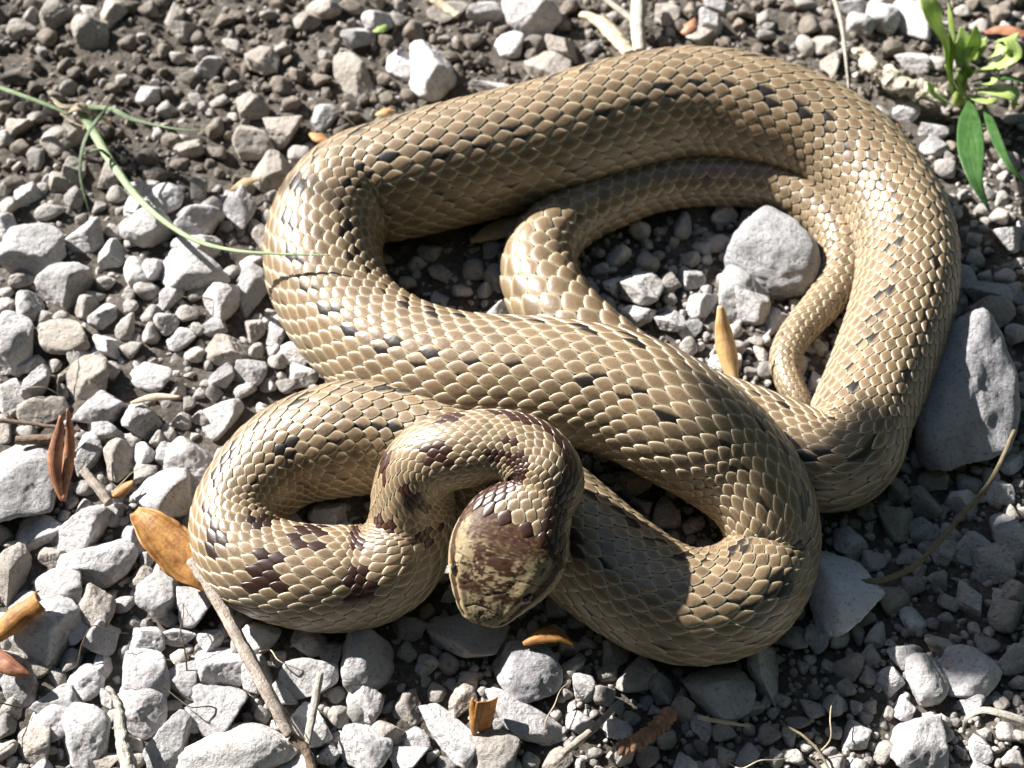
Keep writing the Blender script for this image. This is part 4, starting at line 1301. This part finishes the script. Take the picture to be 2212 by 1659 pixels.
# ------------------------------------------------------------------ leafy weed at the back right
wd_ = empty('leafy_weed', tuple(W(*T('C', 1800, 640), 0.0)), 'bright green leafy weed growing behind the right bend of the snake', 'weed')
WL = [
    ([(1745, 600), (1700, 330), (1620, 100), (1530, -120)], [2, 12, 20, 24], [110, 150, 150, 110], M_LEAF),
    ([(1735, 560), (1735, 250), (1725, 0), (1715, -200)], [3, 16, 26, 32], [70, 84, 90, 70], M_LEAF),
    ([(1790, 440), (1822, 280), (1800, 175)], [8, 12, 14], [60, 90, 70], M_LEAF),
    ([(1860, 400), (1890, 260), (1897, 160)], [8, 13, 16], [50, 76, 50], M_LEAF),
    ([(1890, 390), (1930, 310), (1970, 240)], [8, 11, 13], [36, 54, 40], M_LEAF),
    ([(1880, 470), (2050, 425), (2145, 350), (2105, 262), (2020, 275)], [7, 11, 14, 15, 13], [60, 80, 80, 76, 50], M_LEAF),
    ([(1870, 530), (2050, 500), (2290, 545)], [6, 10, 10], [40, 56, 40], M_LEAFD),
    ([(1890, 590), (2060, 590), (2160, 640), (2140, 710)], [5, 10, 10, 7], [80, 130, 110, 70], M_LEAF),
    ([(1870, 620), (1860, 880), (1890, 1150), (1990, 1370)], [4, 10, 11, 8], [70, 150, 190, 120], M_LEAFD),
    ([(1720, 660), (1640, 620), (1580, 530)], [4, 8, 11], [80, 110, 70], M_LEAF),
    ([(1940, 640), (2030, 900), (2120, 1080), (2270, 1240)], [4, 10, 11, 8], [40, 70, 76, 56], M_LEAFD),
    ([(1830, 640), (1800, 560), (1780, 470)], [4, 8, 11], [80, 100, 70], M_LEAF),
    ([(1930, 470), (2010, 440), (2090, 400)], [8, 10, 11], [40, 56, 40], M_LEAF),
    ([(1850, 500), (1840, 400), (1850, 300)], [7, 12, 15], [60, 80, 60], M_LEAF),
    ([(1800, 600), (1740, 500), (1700, 420)], [5, 10, 13], [60, 80, 60], M_LEAF),
    ([(1900, 560), (1990, 540), (2060, 480)], [6, 11, 13], [60, 80, 50], M_LEAF),
    ([(1860, 620), (1960, 660), (2040, 640)], [4, 9, 10], [60, 90, 60], M_LEAF),
    ([(1960, 400), (2060, 320), (2180, 210)], [9, 13, 15], [40, 60, 50], M_LEAF),
]
for (L_, z_, w_, mt) in WL:
    P = TW('C', L_, z_)
    wl = [hw_px(P[0], x * (1.45 if mt is M_LEAF else 0.95)) for x in w_]
    child('leaf', sweep('leaf', P, wl, 0.00018, n=30, k=14, profile='leaf', fold=0.16), mt, wd_)
child('stem', sweep('stem', np.array([W(*T('C', 1790, 680), -0.001), W(*T('C', 1800, 600), 0.004), W(*T('C', 1830, 450), 0.009)]), [0.0016, 0.0013, 0.0008], 0.0014, n=14), M_LEAF, wd_)

# ------------------------------------------------------------------ shrubs added out of view to block and darken the low sky
M_ADDED_LEAF = plain('added_shrub_leaf', ((0.035, 0.075, 0.018), (0.08, 0.14, 0.035)), 30, 0.5, 0.0005, trans=0.2)
M_BARK = plain('bark', ((0.10, 0.075, 0.055), (0.18, 0.14, 0.10)), 120, 0.9, 0.001)

def leaf_cloud(c, rad, count, size, seed):
    r_ = np.random.default_rng(seed)
    d = r_.normal(size=(count, 3)); d /= np.linalg.norm(d, axis=1)[:, None]
    lump = 1 + 0.28 * fbm(d * 2.2 + seed, 3, seed)
    p = c + d * np.array(rad) * (r_.uniform(0.55, 1.0, (count, 1)) ** 0.6) * lump[:, None]
    a = r_.normal(size=(count, 3)); a /= np.linalg.norm(a, axis=1)[:, None]
    b_ = np.cross(a, r_.normal(size=(count, 3))); b_ /= np.linalg.norm(b_, axis=1)[:, None]
    nn = np.cross(a, b_)
    L = size * r_.uniform(0.7, 1.3, (count, 1)); Wd = L * 0.32
    pr = [(-1, 0, 0), (-0.35, 0.9, 0.12), (0.35, 0.8, 0.12), (1, 0, -0.1), (0.35, -0.8, 0.12), (-0.35, -0.9, 0.12)]
    V = np.stack([p + a * L * x + b_ * Wd * y + nn * L * z for (x, y, z) in pr], 1).reshape(-1, 3)
    base = np.arange(count)[:, None] * 6
    Q = np.vstack([np.array([0, 1, 2, 3])[None] + base, np.array([0, 3, 4, 5])[None] + base])
    return make_mesh('crown', V, Q, smooth=False)

SHR = [(-20, 0.95, 1.5, 'beyond the leafy weed'), (22, 1.05, 1.7, 'beyond the leafy weed, next to its taller neighbour'), (-62, 0.95, 1.5, 'to the right of the dark rock'), (-100, 0.90, 1.4, 'across from the pale boulder stone'),
       (-138, 0.95, 1.5, 'across from the split dry stick'), (-172, 1.0, 1.2, 'beyond the red bud scales'), (62, 1.15, 1.5, 'behind the back loop of the snake')]
for i, (az, dist, hgt_, where) in enumerate(SHR):
    a = math.radians(az)
    cx, cy = dist * math.cos(a), dist * math.sin(a) + 0.02
    sh = empty('added_shrub', (cx, cy, float(gh(cx, cy)[0])), 'unseen bush added to dim the low sky, %s' % where, 'added_shrub', 'added shrubs out of view')
    child('crown', leaf_cloud(np.array([cx, cy, hgt_ * 0.52]), (0.42, 0.42, hgt_ * 0.5), 2600, 0.06, 700 + i), M_ADDED_LEAF, sh)
    child('trunk', sweep('trunk', np.array([(cx, cy, -0.02), (cx + 0.02, cy, hgt_ * 0.3), (cx, cy + 0.02, hgt_ * 0.7)]), [0.022, 0.016, 0.006], 0.02, n=14, k=10), M_BARK, sh)

# unseen leafy twig, added on the sun side to shade the gravel right of the snake
tw = empty('added_shade_twig', (-0.95, 0.60, 0.0), 'thin leafy twig added out of view to shade the gravel', 'twig')
SH_PTS = []
r_ = np.random.default_rng(77)
for gx in np.arange(2110, 2440, 48):
    for gy in np.arange(1215 if gx > 2150 else 1330, 1500, 48):
        SH_PTS.append((gx + r_.uniform(-14, 14), gy + r_.uniform(-14, 14)))
cl_ = np.mean([W(a, b_, 0.0) for a, b_ in SH_PTS], axis=0) + S * 0.52
stem_pts = np.array([(-0.95, 0.60, -0.02), (-0.80, 0.52, 0.22), cl_ + (-0.16, 0.10, 0.03), cl_ + (-0.05, 0.03, 0.02), cl_ + (0.06, -0.06, -0.02)])
child('stem', sweep('stem', stem_pts, [0.006, 0.004, 0.0022, 0.0012, 0.0006], 0.006, n=60, k=8), M_BARK, tw)
stem_d = smooth_path(stem_pts, 120)[60:]
for i, (gx, gy) in enumerate(SH_PTS):
    Cc = W(gx, gy, 0.0) + S * (0.50 + r_.uniform(-0.03, 0.03))
    q = stem_d[np.argmin(np.linalg.norm(stem_d - Cc, axis=1))]
    out = Cc - q
    ax_ = out - S * np.dot(out, S) + r_.normal(0, 0.004, 3)
    ax_ = ax_ - S * np.dot(ax_, S)
    ax_ /= np.linalg.norm(ax_) + 1e-9
    L = 0.0062 * r_.uniform(0.85, 1.2)
    P = np.array([q, Cc - ax_ * L * 1.15, Cc - ax_ * L * 0.45, Cc + ax_ * L * 0.45, Cc + ax_ * L * 1.2])
    child('leaf', sweep('leaf', P, [0.0003, 0.0005, 0.0048, 0.0044, 0.0004], 0.00015, n=22, k=8, up=S), M_ADDED_LEAF, tw)

# hair-thin rootlets caught in the gravel
r_ = np.random.default_rng(15)
for i in range(16):
    px, py = (r_.uniform(20, 560), r_.uniform(560, 1630)) if i < 11 else (r_.uniform(760, 2150), r_.uniform(1560, 1640) if i % 2 else r_.uniform(20, 130))
    p = W(px, py, 0.004)
    a = r_.uniform(0, 2 * math.pi)
    pts_ = [p + np.array([0, 0, -0.0035])]
    for k_ in range(4):
        a += r_.normal(0, 0.55)
        pts_.append(pts_[-1] + np.array([math.cos(a), math.sin(a), 0]) * 0.0028 + np.array([0, 0, (0.0028, 0.0012, -0.0006, -0.0012)[k_]]))
    obj('rootlet', sweep('rootlet', np.array(pts_), [0.00013, 0.00011, 0.00005], 0.00012, n=24, k=6), M_STRAW if i % 2 else M_TWIG,
        label='hair thin %s rootlet caught between the pebbles' % ('tan' if i % 2 else 'dark brown'), cat='root', group='%s rootlets in the gravel' % ('tan' if i % 2 else 'dark'))
